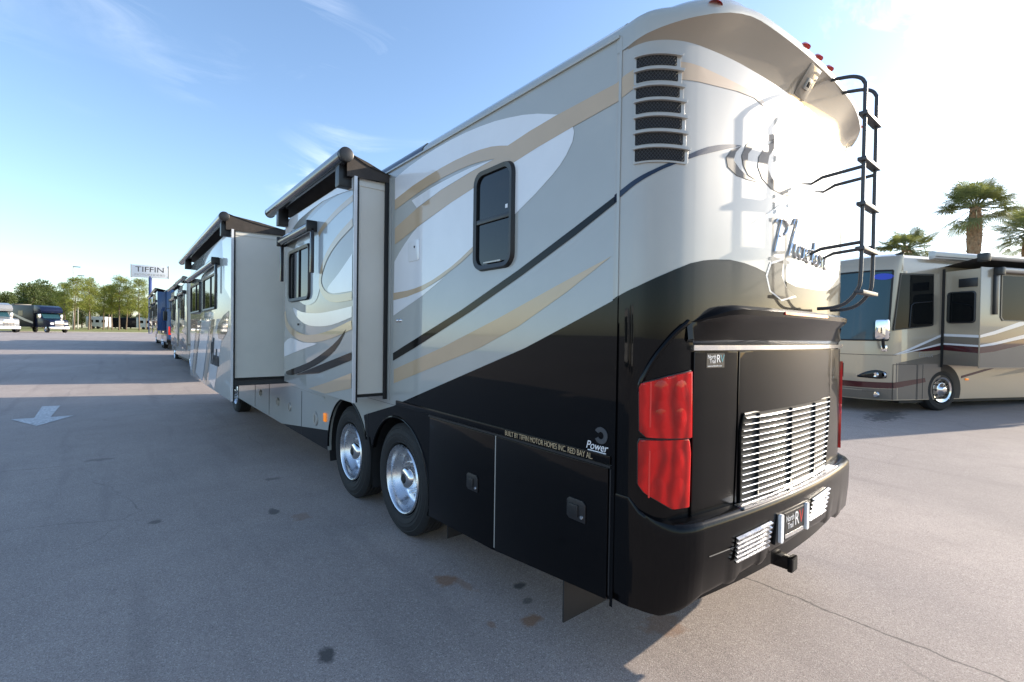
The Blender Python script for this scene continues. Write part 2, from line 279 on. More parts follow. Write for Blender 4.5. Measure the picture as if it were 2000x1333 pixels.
WEDGE = [(2.373,3.036),(2.1,3.066),(1.872,3.079),(1.66,3.086),(1.468,3.088),(1.189,3.073),(1.467,3.056),(1.871,3.019),(2.277,2.953)]
WHITE_B = [(2.262,2.785),(1.725,2.886),(1.344,2.941),(1.02,2.985),(0.74,3.023),(0.444,3.053),(0.434,3.02),(0.445,2.97),(0.493,2.907),(0.54,2.865),(0.601,2.824),(0.751,2.743),(0.933,2.659),(1.199,2.571),(1.405,2.512),(1.58,2.438),(1.71,2.39),(1.855,2.347),(2.0,2.308),(2.165,2.277),(2.3,2.26),(2.445,2.25),(2.705,2.244),(2.702,2.535),(2.6,2.61),(2.492,2.676),(2.36,2.745)]
TAN_C = [(2.715,2.245),(2.445,2.25),(2.3,2.26),(2.165,2.277),(2.0,2.308),(1.855,2.347),(1.71,2.39),(1.58,2.438),(1.382,2.523),(1.381,2.489),(1.579,2.406),(1.854,2.315),(2.164,2.233),(2.443,2.195),(2.714,2.177)]
WHITE_C = [(2.714,2.177),(2.443,2.195),(2.164,2.233),(1.796,2.321),(2.163,2.189),(2.405,2.12),(2.71,2.033)]
BLACK_S = [(2.709,1.682),(2.526,1.742),(1.57,2.048),(0.905,2.288),(0.409,2.486),(0.122,2.603),(0.122,2.566),(0.408,2.438),(0.867,2.251),(1.443,2.035),(2.288,1.744),(2.707,1.61)]
TAN_D = [(2.69,1.53),(1.844,1.758),(1.099,1.985),(0.556,2.163),(0.152,2.29),(0.476,2.120),(0.9,1.925),(1.32,1.775),(2.69,1.40)]
BLACK_LOW = [(2.654,1.202),(1.932,1.435),(1.36,1.619),(0.827,1.79),(0.417,1.948),(0.122,2.064),(.122,1.202)]
for nm, poly, m, x in (('white_swoosh', WHITE_A, 'white_paint', -.002), ('tan_swoosh', TAN_A, 'tan_paint', -.003), ('white_swoosh', WEDGE, 'white_paint', -.002), ('white_swoosh', WHITE_B, 'white_paint', -.002), ('tan_swoosh', TAN_C, 'tan_paint', -.003), ('white_swoosh', WHITE_C, 'white_paint', -.002), ('black_stripe', BLACK_S, 'black_paint', -.003), ('tan_swoosh', TAN_D, 'tan_paint', -.002), ('black_paint_panel', BLACK_LOW, 'black_paint', -.003)):
    sheet(nm, poly, x, m, rv)
# belt rail with lettering, bay doors, handles, badge
part(MB().box(-.014, 0, .13, 2.62, 1.203, 1.25), 'belt_rail', 'black_paint', None, 30, .004)
part(MB().box(-.010, 0, .13, 2.02, 1.186, 1.2), 'belt_rail_lower', 'black_plastic', None, 0)
text('rail_lettering', 'BUILT BY TIFFIN MOTOR HOMES INC. RED BAY AL.', .046, 'letter_tan', rv, (-.0155, 1.0, 1.211), ROT_L, sx=.72)
def bay(y0, y1, zb0, zb1, hy, hz):
    d = part(MB().prism([(y0, 1.182), (y0, zb0), (y1, zb1), (y1, 1.182)], 'x', -.009, .0), 'bay_door', 'black_paint', None, 30, .003)
    h = MB().prism([(hy-.07, hz-.055), (hy+.05, hz-.055), (hy+.07, hz-.04), (hy+.07, hz+.05), (hy+.05, hz+.065), (hy-.05, hz+.065), (hy-.07, hz+.045)], 'x', -.018, -.008); obj('latch_plate', h.mesh('latch_plate', 30, .004), 'black_plastic', d)
    obj('latch_paddle', MB().box(-.026, -.017, hy-.02, hy+.05, hz-.03, hz+.035).mesh('latch_paddle', 30, .004), 'black_plastic', d)
    obj('latch_lock', MB().lathe([(-.024, .009), (-.017, .011)], (0, hy-.045, hz-.025), 'x', 12, True).mesh('latch_lock'), 'aluminium', d)
bay(.145, 1.105, .495, .405, .36, .90); bay(1.122, 2.0, .402, .37, 1.37, .80)
for z0, z1 in ((.42, 1.19),): part(MB().box(-.006, 0, 1.108, 1.118, z0, z1), 'door_gap_trim', 'galv', None, 0)
part(MB().box(-.006, 0, .128, .136, .52, 1.18), 'door_gap_trim', 'black_plastic', None, 0)
b = part(MB().prism(arc(.20, .045, 30, 330, 18, 1.345)+arc(.20, .02, 330, 30, 10, 1.345), 'x', -.007, -.003), 'engine_badge', 'dark_metal')
text('badge_lettering', 'Power', .062, 'letter_white', rv, (-.0045, .305, 1.262), ROT_L, shear=.3, sx=.9); part(MB().box(-.006, -.003, .165, .29, 1.252, 1.257), 'badge_underline', 'letter_white', None, 0)
part(MB().box(.02, .62, .475, .487, .2, .5), 'mud_flap', 'mud_flap', None, 30, .003)
mf = part(MB().box(.04, .50, 1.78, 1.79, .24, .50), 'mud_flap', 'mud_flap', None, 30, .003)
for x, z in ((.13, .33), (.30, .31), (.2, .4)): obj('bolt', MB().lathe([(-.008, .009), (0, .011)], (x, 1.78, z), 'y', 8, True).mesh('bolt'), 'galv', mf)
# cargo ports and filler on the silver skirt
for y, z, r in ((8.15, .737, .055), (6.91, .726, .06), (6.21, .731, .06), (4.97, .736, .085)):
    p = part(MB().lathe([(-.016, r*.75), (-.016, r), (-.003, r+.008)], (0, y, z), 'x', 20, True), 'service_port', 'galv'); obj('port_latch', MB().box(-.026, -.016, y-.012, y+.012, z-r*.6, z+r*.6).mesh('port_latch', 0), 'galv', p)
for y in (8.6, 7.5, 5.6): part(MB().box(-.004, 0, y-.004, y+.004, .43, 1.03), 'door_gap_trim', 'dark_metal', None, 0)
part(MB().box(-.02, 0, 4.55, 4.63, .755, .86), 'side_marker', 'amber', None, 30, .006)
part(MB().box(-.006, .0, 4.64, 6.2, 1.035, 1.055), 'skirt_rail', 'silver', None, 0)
# ---- bedroom window (vertical slider)
def rrect(y0, y1, z0, z1, r, n=5):
    P = []
    for cy, cz, a in ((y1-r, z1-r, 0), (y0+r, z1-r, 90), (y0+r, z0+r, 180), (y1-r, z0+r, 270)): P += [(cy+r*math.cos(R(a+90*i/n)), cz+r*math.sin(R(a+90*i/n))) for i in range(n+1)]
    return P
def window(parent, x, y0, y1, z0, z1, r=.07, fr=.03, bars=(), vbars=(), name='window', depth=.03):
    o = rrect(y0, y1, z0, z1, r); i_ = rrect(y0+fr, y1-fr, z0+fr, z1-fr, max(r-fr*.6, .01)); n = len(o)
    V = [(x, y, z) for y, z in o]+[(x-depth, y, z) for y, z in [(a+(b-a)*.25, c+(d-c)*.25) for (a, c), (b, d) in zip(o, i_)]]+[(x-depth*.8, y, z) for y, z in i_]+[(x-.006, y, z) for y, z in i_]
    F = [(q*n+k, q*n+(k+1) % n, (q+1)*n+(k+1) % n, (q+1)*n+k) for q in range(3) for k in range(n)]
    wf = obj(name, MB().add(V, F).mesh(name), 'black_plastic', parent)
    obj('pane', MB().add([(x-.008, y, z) for y, z in i_], [tuple(range(n))]).mesh('pane', 0), 'glass', wf)
    for zb in bars: obj('mullion', MB().box(x-.022, x-.007, y0+fr*.8, y1-fr*.8, zb-.016, zb+.016).mesh('mullion', 30, .003), 'black_plastic', wf)
    for yb in vbars: obj('mullion', MB().box(x-.022, x-.007, yb-.014, yb+.014, z0+fr*.8, z1-fr*.8).mesh('mullion', 30, .003), 'black_plastic', wf)
    return wf
bw = window(rv, 0, .945, 1.39, 2.315, 3.02, .09, .038, bars=(2.66,)); obj('window_latch', MB().box(-.03, -.02, 1.06, 1.25, 2.362, 2.372).mesh('window_latch', 0), 'galv', bw)
obj('sash_sticker', MB().box(-.0095, -.0085, 1.015, 1.04, 2.71, 2.735).mesh('sash_sticker', 0), 'letter_white', bw)
part(MB().prism(rrect(2.22, 2.42, 2.50, 2.68, .02), 'x', -.008, 0), 'access_hatch', 'white_paint', None, 30, .002)
obj('hatch_lock', MB().lathe([(-.012, .009), (-.008, .01)], (0, 2.3, 2.62), 'x', 10, True).mesh('hatch_lock'), 'rubber', rv)
for y in (2.56, 2.62): part(MB().lathe([(-.02, .008), (-.012, .016), (0, .018)], (0, y, 1.985), 'x', 12, True), 'docking_light', 'chrome')

# ---- wheels
def wheel(parent, cy, cz, x0=.03, rt=.515, wid=.28, steer=False, side=1, name='wheel'):
    wr = thing_part(name, parent, (x0, cy, cz)); f = lambda a: a*side
    prof = [(.035, .325), (.016, .338), (.010, .345), (.013, .350), (.002, .375), (-.002, .395), (.002, .400), (-.001, .425), (.004, .432), (.006, .450), (.014, .462), (.012, .470), (.022, .485), (.030, .497), (.045, rt-.006)]
    x = .05
    for k in range(5): prof += [(x, rt), (x+.034, rt), (x+.036, rt-.012), (x+.042, rt-.012)]; x += .044
    prof += [(wid-.02, rt-.01), (wid, .44), (wid-.02, .33)]
    obj('tyre', MB().lathe([(f(a), r) for a, r in prof], (0, 0, 0), 'x', 56).mesh('tyre', 40), 'tyre', wr)
    if steer: rim = [(.02, .318), (.012, .308), (.03, .292), (.06, .285), (.05, .2), (.03, .17), (.02, .12)]
    else: rim = [(.02, .318), (.008, .308), (.014, .298), (.05, .286), (.085, .283), (.10, .262), (.15, .255), (.165, .235), (.170, .13), (.165, .10)]
    obj('rim', MB().lathe([(f(a), r) for a, r in rim], (0, 0, 0), 'x', 48).mesh('rim', 50), 'aluminium', wr)
    base = rim[-1][0]; d = .13 if not steer else .07
    for k in range(10):
        nuts = MB()
        a = 2*math.pi*k/10; q = (rim[-3][1]+rim[-2][1])*.5 if steer else .168
        bx = rim[-2][0] if steer else .168
        nuts.lathe([(f(bx-.045), .010), (f(bx-.035), .015), (f(bx+.01), .017)], (0, q*math.cos(a), q*math.sin(a)), 'x', 8, True); obj('lug_nut', nuts.mesh('lug_nut'), 'chrome', wr)
    obj('hub_cap', MB().lathe([(f(base-d), .045), (f(base-d+.004), .075), (f(base-d+.02), .10), (f(base-.03), .112), (f(base+.01), .115)], (0, 0, 0), 'x', 36).mesh('hub_cap', 50), 'chrome', wr)
    obj('hub_center', MB().lathe([(f(base-d-.012), .03), (f(base-d+.002), .046)], (0, 0, 0), 'x', 24, True).mesh('hub_center'), 'rubber', wr)
    return wr
def thing_part(name, parent, loc):
    e = bpy.data.objects.new(name, None); C.objects.link(e); e.parent = parent; e.location = loc; return e
wheel(rv, TAG, .515); wheel(rv, DRV, .515); wheel(rv, FRT, .515, steer=True)
for cy in (TAG, DRV, FRT): wheel(rv, cy, .515, W_-.03, side=-1, steer=cy > 9)
part(MB().tube([(.3, TAG, .5), (2.27, TAG, .5)], .09, 12), 'axle', 'rubber'); part(MB().tube([(.3, DRV, .5), (2.27, DRV, .5)], .09, 12), 'axle', 'rubber')

# ---- slide-outs
def seal(parent, y, x0, x1, z0, z1, m='rubber'): return obj('seal', MB().box(x0, x1, y-.012, y+.012, z0, z1).mesh('seal', 30, .003), m, parent)
def slide(x, y0, y1, zb, zt, zf, name='slide_out'):
    s = thing_part(name, rv, (0, 0, 0))
    obj('end_wall', MB().box(x+.02, .02, y0+.03, y0+.06, zb, zt-.02).mesh('end_wall', 0), 'panel_cream', s)
    obj('end_wall', MB().box(x+.02, .02, y1-.06, y1-.03, zb, zt-.02).mesh('end_wall', 0), 'panel_cream', s)
    obj('end_wall_trim', MB().box(x+.025, .015, y0+.022, y0+.031, zb-.0, zb+.035).mesh('end_wall_trim', 0), 'panel_cream', s)
    obj('end_wall_trim', MB().box(x+.025, .015, y0+.022, y0+.031, zt-.07, zt-.025).mesh('end_wall_trim', 0), 'panel_cream', s)
    obj('floor_pan', MB().box(x+.02, .02, y0+.03, y1-.03, zb-.03, zb).mesh('floor_pan', 0), 'rubber', s)
    obj('slide_roof', MB().box(x+.02, .02, y0+.03, y1-.03, zt-.02, zt).mesh('slide_roof', 0), 'panel_cream', s)
    obj('face_panel', MB().prism([(y0, zf), (y0, zt), (y1, zt), (y1, zf)], 'x', x, x+.022).mesh('face_panel', 30, .006), 'silver', s)
    obj('face_edge_trim', MB().box(x-.003, x+.026, y0-.008, y0, zf, zt).mesh('face_edge_trim', 0), 'white_paint', s)
    seal(s, y0+.02, x+.024, x+.05, zf+.0, zt); seal(s, y0+.01, -.045, .0, zb-.06, zt+.03); seal(s, y1-.01, -.045, .0, zb-.06, zt+.03)
    obj('opening_trim', MB().box(-.012, 0, y0-.045, y0-.003, zb-.07, zt+.05).mesh('opening_trim', 30, .003), 'silver', s)
    return s
s1 = slide(-.345, 2.815, 5.15, 1.30, 3.285, 1.228); s2 = slide(-.78, 6.2, 11.22, 1.20, 3.285, .875)
# paint on slide faces
X1 = -.3475
def band(pts, wd):
    pts = refine(pts, 5); up = []; dn = []
    for i, (a, b) in enumerate(pts):
        p, q = pts[max(i-1, 0)], pts[min(i+1, len(pts)-1)]; tx, tz = q[0]-p[0], q[1]-p[1]; l = math.hypot(tx, tz); up.append((a-tz/l*wd/2, b+tx/l*wd/2)); dn.append((a+tz/l*wd/2, b-tx/l*wd/2))
    return up+dn[::-1]
def closed(pts, n=4): return refine(pts+[pts[0]], n)[:-1]
sheet('white_swoosh', [(2.835, 3.275), (4.9, 3.275), (5.13, 3.2), (5.13, 3.02), (4.9, 3.10), (4.52, 3.19), (4.1, 3.22), (3.69, 3.235), (3.24, 3.21), (2.835, 3.17)], X1-.001, 'white_paint', s1)
sheet('pale_swoosh', refine([(2.835, 3.165), (3.235, 3.195), (3.69, 3.18), (4.22, 3.094), (4.64, 2.926), (4.9, 2.62), (4.80, 2.36), (4.3, 2.18), (3.9, 2.20), (3.742, 2.349), (3.745, 2.479), (3.532, 2.649), (3.224, 2.776), (2.835, 2.868)], 4), X1-.001, 'pale_blue', s1)
sheet('tan_swoosh', band([(2.836, 2.872), (3.224, 2.776), (3.532, 2.649), (3.72, 2.477), (3.717, 2.348), (3.544, 2.245), (3.251, 2.199), (2.836, 2.202)], .075), X1-.003, 'tan_paint', s1)
sheet('tan_swoosh', band([(2.836, 3.09), (3.231, 3.045), (3.636, 2.963), (3.80, 2.90)], .06), X1-.003, 'tan_paint', s1)
sheet('white_swoosh', refine([(2.836, 2.59), (3.173, 2.444), (3.477, 2.331), (3.50, 2.29), (3.40, 2.262), (3.252, 2.25), (2.836, 2.248)], 3), X1-.002, 'white_paint', s1)
sheet('white_swoosh', refine([(2.836, 2.11), (3.385, 2.08), (3.888, 2.07), (4.4, 2.10), (4.75, 2.16), (4.6, 2.05), (4.27, 1.96), (3.888, 1.93), (3.385, 1.94), (2.836, 2.01)], 3), X1-.002, 'white_paint', s1)
sheet('tan_swoosh', band([(5.12, 2.12), (5.03, 1.97), (4.776, 1.867), (4.335, 1.80), (3.884, 1.80), (3.383, 1.85), (2.836, 1.94)], .085), X1-.003, 'tan_paint', s1)
sheet('white_swoosh', refine([(5.14, 1.72), (4.852, 1.79), (4.335, 1.745), (3.824, 1.745), (4.332, 1.67), (5.14, 1.545)], 3), X1-.002, 'white_paint', s1)
sheet('black_stripe', refine([(2.974, 1.90), (3.328, 1.743), (4.063, 1.537), (5.042, 1.36), (4.76, 1.337), (3.876, 1.505), (3.277, 1.69), (2.974, 1.895)], 3), X1-.003, 'black_paint', s1)
sheet('black_stripe', [(2.836, 1.69), (3.48, 1.568), (4.609, 1.348), (3.755, 1.43), (2.836, 1.617)], X1-.003, 'black_paint', s1)
sheet('tan_swoosh', [(2.836, 1.50), (3.474, 1.36), (4.1, 1.236), (3.55, 1.236), (2.836, 1.36)], X1-.002, 'tan_paint', s1)
X2 = -.7825
sheet('pale_swoosh', [(6.22, 3.27), (7.0, 3.27), (6.9, 2.9), (6.75, 2.5), (6.22, 2.3)], X2, 'white_paint', s2)
sheet('grey_swoosh', [(6.35, 2.15), (6.8, 2.1), (7.3, 1.98), (7.45, 1.86), (7.3, 1.74), (6.9, 1.72), (6.5, 1.85)], X2-.001, 'ess_dark', s2)
for y0, y1 in ((6.9, 7.6), (7.9, 8.15), (8.4, 9.4), (9.7, 10.0), (10.3, 11.0)):
    sheet('white_swoosh', [(y0-.2, 2.05), (y1-.1, 2.05), (y1+.8, 1.0), (y0+.8, .9)] if y1 < 10.3 else [(y0, 1.9), (y1, 1.9), (11.2, 1.3), (11.2, 1.0), (y0+.6, 1.0)], X2, 'white_paint' if y1-y0 > .4 else 'tan_paint', s2)
# windows with window awnings in the slides
window(s1, -.345, 4.06, 4.93, 2.225, 2.865, .09, .045, vbars=(4.47,)); 
for y0, y1, v in ((9.5, 11.05, 10.1), (7.53, 9.0, 8.1)): window(s2, -.78, y0, y1, 2.21, 2.81, .05, .04, vbars=(v,))
def window_awning(s, x, y0, y1, z, arms):
    a = obj('window_awning', MB().tube([(x-.06, y0, z), (x-.06, y1, z)], .05, 14).mesh('window_awning', 40), 'awning_case', s)
    for y in (y0, y1): obj('end_cap', MB().box(x-.115, x, y-.02, y+.02, z-.06, z+.06).mesh('end_cap', 30, .015), 'black_plastic', a)
    for y in arms: obj('awning_arm', MB().box(x-.07, x-.03, y-.02, y+.02, z-.50, z-.02).mesh('awning_arm', 30, .008), 'awning_case', a)
window_awning(s1, -.345, 3.87, 5.1, 3.0, (3.87, 5.1)); window_awning(s2, -.78, 7.25, 11.2, 2.95, (7.25,))
obj('lock', MB().lathe([(-.012, .012), (0, .014)], (-.345, 4.53, 1.955), 'x', 10, True).mesh('lock'), 'rubber', s1)
def topper(s, x, y0, y1, zt, xb=0.0, ov=.45):
    xr = x-.10; zr = zt+.145
    t = obj('slide_topper', MB().tube([(xr, y0, zr), (xr, y1, zr)], .058, 20).mesh('slide_topper', 40), 'awning_case', s)
    obj('roller_guard', MB().grid([[(xr+0.064*math.cos(R(a)), y, zr+.064*math.sin(R(a))) for a in range(60, 290, 20)] for y in (y0+.03, y1-.03)]).mesh('roller_guard', 40), 'awning_case', t)
    for y in (y0, y1): obj('end_cap', MB().lathe([(-.022, .056), (-.018, .064), (.018, .064), (.022, .056)], (xr, y, zr), 'y', 20, True, True).mesh('end_cap'), 'black_plastic', t)
    for y in (y0+.16, y1-ov): obj('bracket', MB().box(xr-.02, x+.001, y-.05, y+.05, zt-.10, zt+.12).mesh('bracket', 30, .006), 'black_plastic', t)
    rows = []
    for i in range(9):
        u = i/8; rows.append([(xr+.02+(xb-xr-.02)*u, y0+.04+(y1-y0-.08)*v/6, zr+.066-(zr+.066-zt-.075)*u-.035*math.sin(math.pi*u)*(1+.3*math.sin(v*2.1))) for v in range(7)])
    obj('awning_fabric', MB().grid(rows).mesh('awning_fabric', 60), 'canvas', t)
    obj('end_flap', MB().add([(xr+.03, y0+.05, zr+.05), (xr+.03, y0+.05, zt-.02), (xb-.01, y0+.05, zt-.0), (xb-.01, y0+.05, zt+.07), ((xr+xb)/2, y0+.05, zr+.0)], [(0, 1, 2, 3, 4)]).mesh('end_flap', 0), 'canvas', t)
topper(s1, -.345, 2.76, 5.5, 3.29); topper(s2, -.78, 6.15, 12.0, 3.29, 0, .9)
# room-slide rail under the big slide
for y in (6.3, 8.7, 10.6): part(MB().box(-.74, .05, y, y+.09, 1.08, 1.16), 'slide_rail', 'dark_metal', s2, 0)
part(MB().box(-.74, -.70, 6.25, 11.1, 1.06, 1.17), 'slide_beam', 'dark_metal', s2, 0)
# script lettering as bent chrome strokes
SCRIPT = [[(0, 0), (.10, .55), (.18, 1.0)], [(.02, .86), (.10, 1.0), (.28, 1.02), (.38, .86), (.30, .62), (.14, .5)],
          [(.42, 0), (.55, .6), (.68, 1.15), (.62, 1.2), (.55, 1.0)], [(.47, .22), (.56, .42), (.64, .42), (.62, .2), (.66, .02), (.72, .08)],
          [(.92, .38), (.82, .42), (.76, .2), (.82, .02), (.92, .12), (.96, .42), (.94, .1), (1.0, .04)], [(1.04, .2), (1.16, .3), (1.14, .42), (1.06, .38), (1.04, .12), (1.12, .0), (1.22, .08)],
          [(1.26, .05), (1.34, .5), (1.38, .75)], [(1.24, .46), (1.44, .48)], [(1.38, .75), (1.34, .2), (1.38, .02), (1.46, .1)],
          [(1.58, .42), (1.48, .3), (1.50, .05), (1.60, .02), (1.66, .25), (1.58, .42), (1.70, .36)], [(1.72, .40), (1.74, .02)], [(1.74, .2), (1.82, .42), (1.90, .36), (1.90, .05), (1.98, .04)]]
scm = MB()
for st in SCRIPT: scm.tube([(X2-.004, 8.02-.40*u, 1.30+.36*v) for u, v in refine(st)], .010, 5)
obj('script_lettering', scm.mesh('script_lettering'), 'letter_dark', s2)

# ================================================================ REAR CAP  (s along the plan outline, z, off = proud of the wall)
def yr(x): return -(.185+.07*(1-((x-1.285)/1.015)**2))-.022*(x-1.285)
PLN = refine([(0, .14), (0, .05), (.007, .008), (.03, -.040), (.085, -.092), (.17, -.136), (.27, yr(.27))], 4)
PLN += [(x, yr(x)) for x in [.27+2.03*i/24 for i in range(1, 25)]]
PLN += refine([(2.3, yr(2.3)), (2.40, -.175), (2.485, -.125), (2.54, -.062), (2.563, -.008), (2.57, .05), (2.57, .14)], 4)[1:]
SS = [0]
for a, b in zip(PLN, PLN[1:]): SS.append(SS[-1]+math.hypot(b[0]-a[0], b[1]-a[1]))
SEND = SS[-1]; NR = []
for i in range(len(PLN)):
    a, b = PLN[max(i-1, 0)], PLN[min(i+1, len(PLN)-1)]; l = math.hypot(b[0]-a[0], b[1]-a[1]); NR.append(((b[1]-a[1])/l, -(b[0]-a[0])/l))
def cap(s, z, off=0):
    s = max(0, min(SEND-1e-6, s)); i = 0
    while SS[i+1] < s: i += 1
    k = (s-SS[i])/(SS[i+1]-SS[i]); a, b, na, nb = PLN[i], PLN[i+1], NR[i], NR[i+1]
    return (a[0]+(b[0]-a[0])*k+off*(na[0]+(nb[0]-na[0])*k), a[1]+(b[1]-a[1])*k+off*(na[1]+(nb[1]-na[1])*k), z)
def cap_loft(prof_fn, s0, s1, extra=()):      # prof_fn(s) -> [(off, z)...]
    ss = sorted(set([s0, s1]+[q for q in SS if s0 < q < s1])); return MB().grid([[cap(s, z, o) for o, z in prof_fn(s)] for s in ss])
def cap_sheet(name, poly, off, m, parent=None, dome=None):
    bm = bmesh.new(); f = bm.faces.new([bm.verts.new((a, b, 0)) for a, b in poly]); f.normal_update(); bmesh.ops.triangulate(bm, faces=[f], ngon_method='EAR_CLIP')
    for q in SS: bmesh.ops.bisect_plane(bm, geom=bm.verts[:]+bm.edges[:]+bm.faces[:], plane_co=(q, 0, 0), plane_no=(1, 0, 0))
    bmesh.ops.triangulate(bm, faces=bm.faces[:])
    for v in bm.verts: v.co = Vector(cap(v.co.x, v.co.y, off))
    bmesh.ops.recalc_face_normals(bm, faces=bm.faces); me = bpy.data.meshes.new(name); bm.to_mesh(me); bm.free()
    me.polygons.foreach_set('use_smooth', [True]*len(me.polygons)); return obj(name, me, m, parent or rc)
def cap_slab(name, poly, o0, o1, m, parent=None, bevel=.004):   # thick moulded panel that follows the wall
    bm = bmesh.new(); f = bm.faces.new([bm.verts.new((a, b, 0)) for a, b in poly]); 
    for q in SS: bmesh.ops.bisect_plane(bm, geom=bm.verts[:]+bm.edges[:]+bm.faces[:], plane_co=(q, 0, 0), plane_no=(1, 0, 0))
    ex = bmesh.ops.extrude_face_region(bm, geom=bm.faces[:])
    for g in ex['geom']:
        if isinstance(g, bmesh.types.BMVert): g.co.z = 1
    if bevel:
        top = [e for e in bm.edges if all(v.co.z > .5 for v in e.verts) and any(all(v.co.z > .5 for v in fc.verts) for fc in e.link_faces) and any(not all(v.co.z > .5 for v in fc.verts) for fc in e.link_faces)]
        for v in bm.verts: v.co.z *= .06
        bmesh.ops.bevel(bm, geom=top, offset=bevel, segments=2, affect='EDGES', profile=.6)
    zmax = max(v.co.z for v in bm.verts)
    for v in bm.verts: v.co = Vector(cap(v.co.x, v.co.y, o0+(o1-o0)*v.co.z/zmax))
    bmesh.ops.recalc_face_normals(bm, faces=bm.faces); me = bpy.data.meshes.new(name); bm.to_mesh(me); bm.free()
    me.polygons.foreach_set('use_smooth', [True]*len(me.polygons)); me.set_sharp_from_angle(angle=R(30)); return obj(name, me, m, parent or rc)
rc = thing_part('rear_cap', rv, (0, 0, 0))
zs = [1.95+(3.36-1.95)*i/6 for i in range(7)]
cap_loft(lambda s: [(0, z) for z in zs], 0, SEND).build('upper_wall', 'cap_white', rc, 18)
cap_loft(lambda s: [(-.02, z) for z in (.5, 1.2, 1.955)], 0, SEND).build('lower_wall', 'black_paint', rc, 18)
def crown(s):
    u = abs(s-SEND/2)/(SEND/2); e = smooth01((1-u)/.38); e2 = smooth01((1-u)/.75)
    e2 = smooth01((1-u)/.55); lz = 3.325+.20*e2; lo = .003+.105*e; zf = max(lz+.035, 3.415)
    wt = 3.318+.035*e2; return [(0, wt), (lo*.30, wt+(lz-wt)*.42), (lo, lz), (lo+.004*e, lz+.012), (lo+.002*e, zf), (lo-.012, min(zf+.04, 3.558)), (lo-.05, min(zf+.07, 3.563)), (lo-.13, min(zf+.09, 3.568))]
cap_loft(lambda s: crown(s)[:3], .07, SEND-.07).build('brow_underside', 'brow_tan', rc, 30)
rows = []
for q in sorted(set(SS)):
    c = crown(q); p = [cap(q, z, o) for o, z in c[2:]]; x, y, z = p[-1]
    zt = 3.575-.05*(abs(x-1.285)/1.285)**2
    ctr = (x*.86+1.285*.14, .25); p += [(x+(ctr[0]-x)*t, y+(ctr[1]-y)*t, z+(zt-z)*t) for t in (.3, 1)]
    rows.append(p)
MB().grid(rows).build('brow_top', 'silver', rc, 50)
part(MB().grid([[(x, y, z+.0) for x, z in sec] for y in (.118, .128)]), 'cap_flange', 'silver')
for sgn in (0,): part(MB().box(-.006, .001, .106, .122, 2.07, 3.40), 'corner_seam', 'silver', None, 0)
sheet('corner_seam_lower', [(.104, .47), (.124, .47), (.124, 2.07), (.104, 2.08)], -.0075, 'black_paint', rv)
# paint on the cap
RB = [(0, 2.064), (.06, 2.09), (.15, 2.125), (.237, 2.167), (.33, 2.208), (.425, 2.245), (.518, 2.267), (.612, 2.281), (.739, 2.292), (.877, 2.287), (.997, 2.273), (1.111, 2.253), (1.161, 2.206), (1.312, 2.226), (1.501, 2.2), (1.892, 2.204), (2.177, 2.23), (2.471, 2.30), (2.7, 2.34), (SEND-.01, 2.3), (SEND-.01, 1.94), (0, 1.94)]
cap_sheet('black_paint_panel', RB, .002, 'black_paint')
cap_sheet('black_stripe', [(.0, 2.603), (.065, 2.63), (.206, 2.692), (.367, 2.767), (.47, 2.819), (.54, 2.85), (.624, 2.877), (.72, 2.902), (.825, 2.919), (.651, 2.857), (.471, 2.791), (.367, 2.747), (.251, 2.694), (.065, 2.598), (0, 2.566)], .003, 'navy_paint')
C1 = [(.825, 2.917), (.736, 2.876), (.688, 2.827), (.704, 2.779), (.786, 2.748), (.895, 2.747), (1.003, 2.754), (.894, 2.764), (.814, 2.788), (.753, 2.825), (.773, 2.871)]
C2 = [(1.364, 3.111), (1.161, 3.064), (.984, 3.008), (.871, 2.937), (.827, 2.865), (.844, 2.816), (.894, 2.773), (1.003, 2.754), (.926, 2.788), (.883, 2.833), (.889, 2.888), (.957, 2.951), (1.059, 2.998), (1.161, 3.027), (1.349, 3.079)]
C3 = [(1.161, 3.027), (1.059, 2.962), (.997, 2.894), (.991, 2.838), (1.037, 2.783), (1.14, 2.743), (1.302, 2.735), (1.611, 2.779), (1.389, 2.761), (1.237, 2.771), (1.137, 2.813), (1.088, 2.858), (1.113, 2.929), (1.186, 2.997), (1.35, 3.067), (1.349, 3.079)]
C4 = [(1.161, 2.308), (1.306, 2.345), (1.291, 2.251), (1.353, 2.185), (1.481, 2.143), (1.298, 2.11), (1.161, 2.154), (1.121, 2.236)]
for c_ in (C1, C2, C3): cap_sheet('swirl_crescent', c_, .003, 'swirl')
cx_ = sum(p[0] for p in C4)/8; cz_ = sum(p[1] for p in C4)/8
cap_sheet('crescent_outline', [(cx_+(a-cx_)*1.13, cz_+(b_-cz_)*1.1) for a, b_ in C4], .003, 'white_paint'); cap_sheet('swirl_crescent', C4, .004, 'swirl')
cap_sheet('tan_swoosh', [(.0, 3.177), (.052, 3.196), (.117, 3.205), (.314, 3.226), (.40, 3.234), (.482, 3.236), (.666, 3.237), (.813, 3.237), (.94, 3.239), (1.045, 3.215), (1.046, 3.188), (.942, 3.208), (.784, 3.198), (.587, 3.172), (.42, 3.152), (.354, 3.143), (.118, 3.111), (0, 3.08)], .0025, 'tan_paint')
cap_sheet('pale_swoosh', [(.934, 2.51), (1.113, 2.599), (1.263, 2.677), (1.346, 2.708), (1.364, 2.659), (1.218, 2.599)], .003, 'pale_blue')
scm = MB()
for st in SCRIPT: scm.tube([cap(1.19+.43*u, 2.385+.2*v-.03*u*.5, .006) for u, v in refine(st)], .0058, 6)
scm.build('script_lettering', 'chrome', rc)
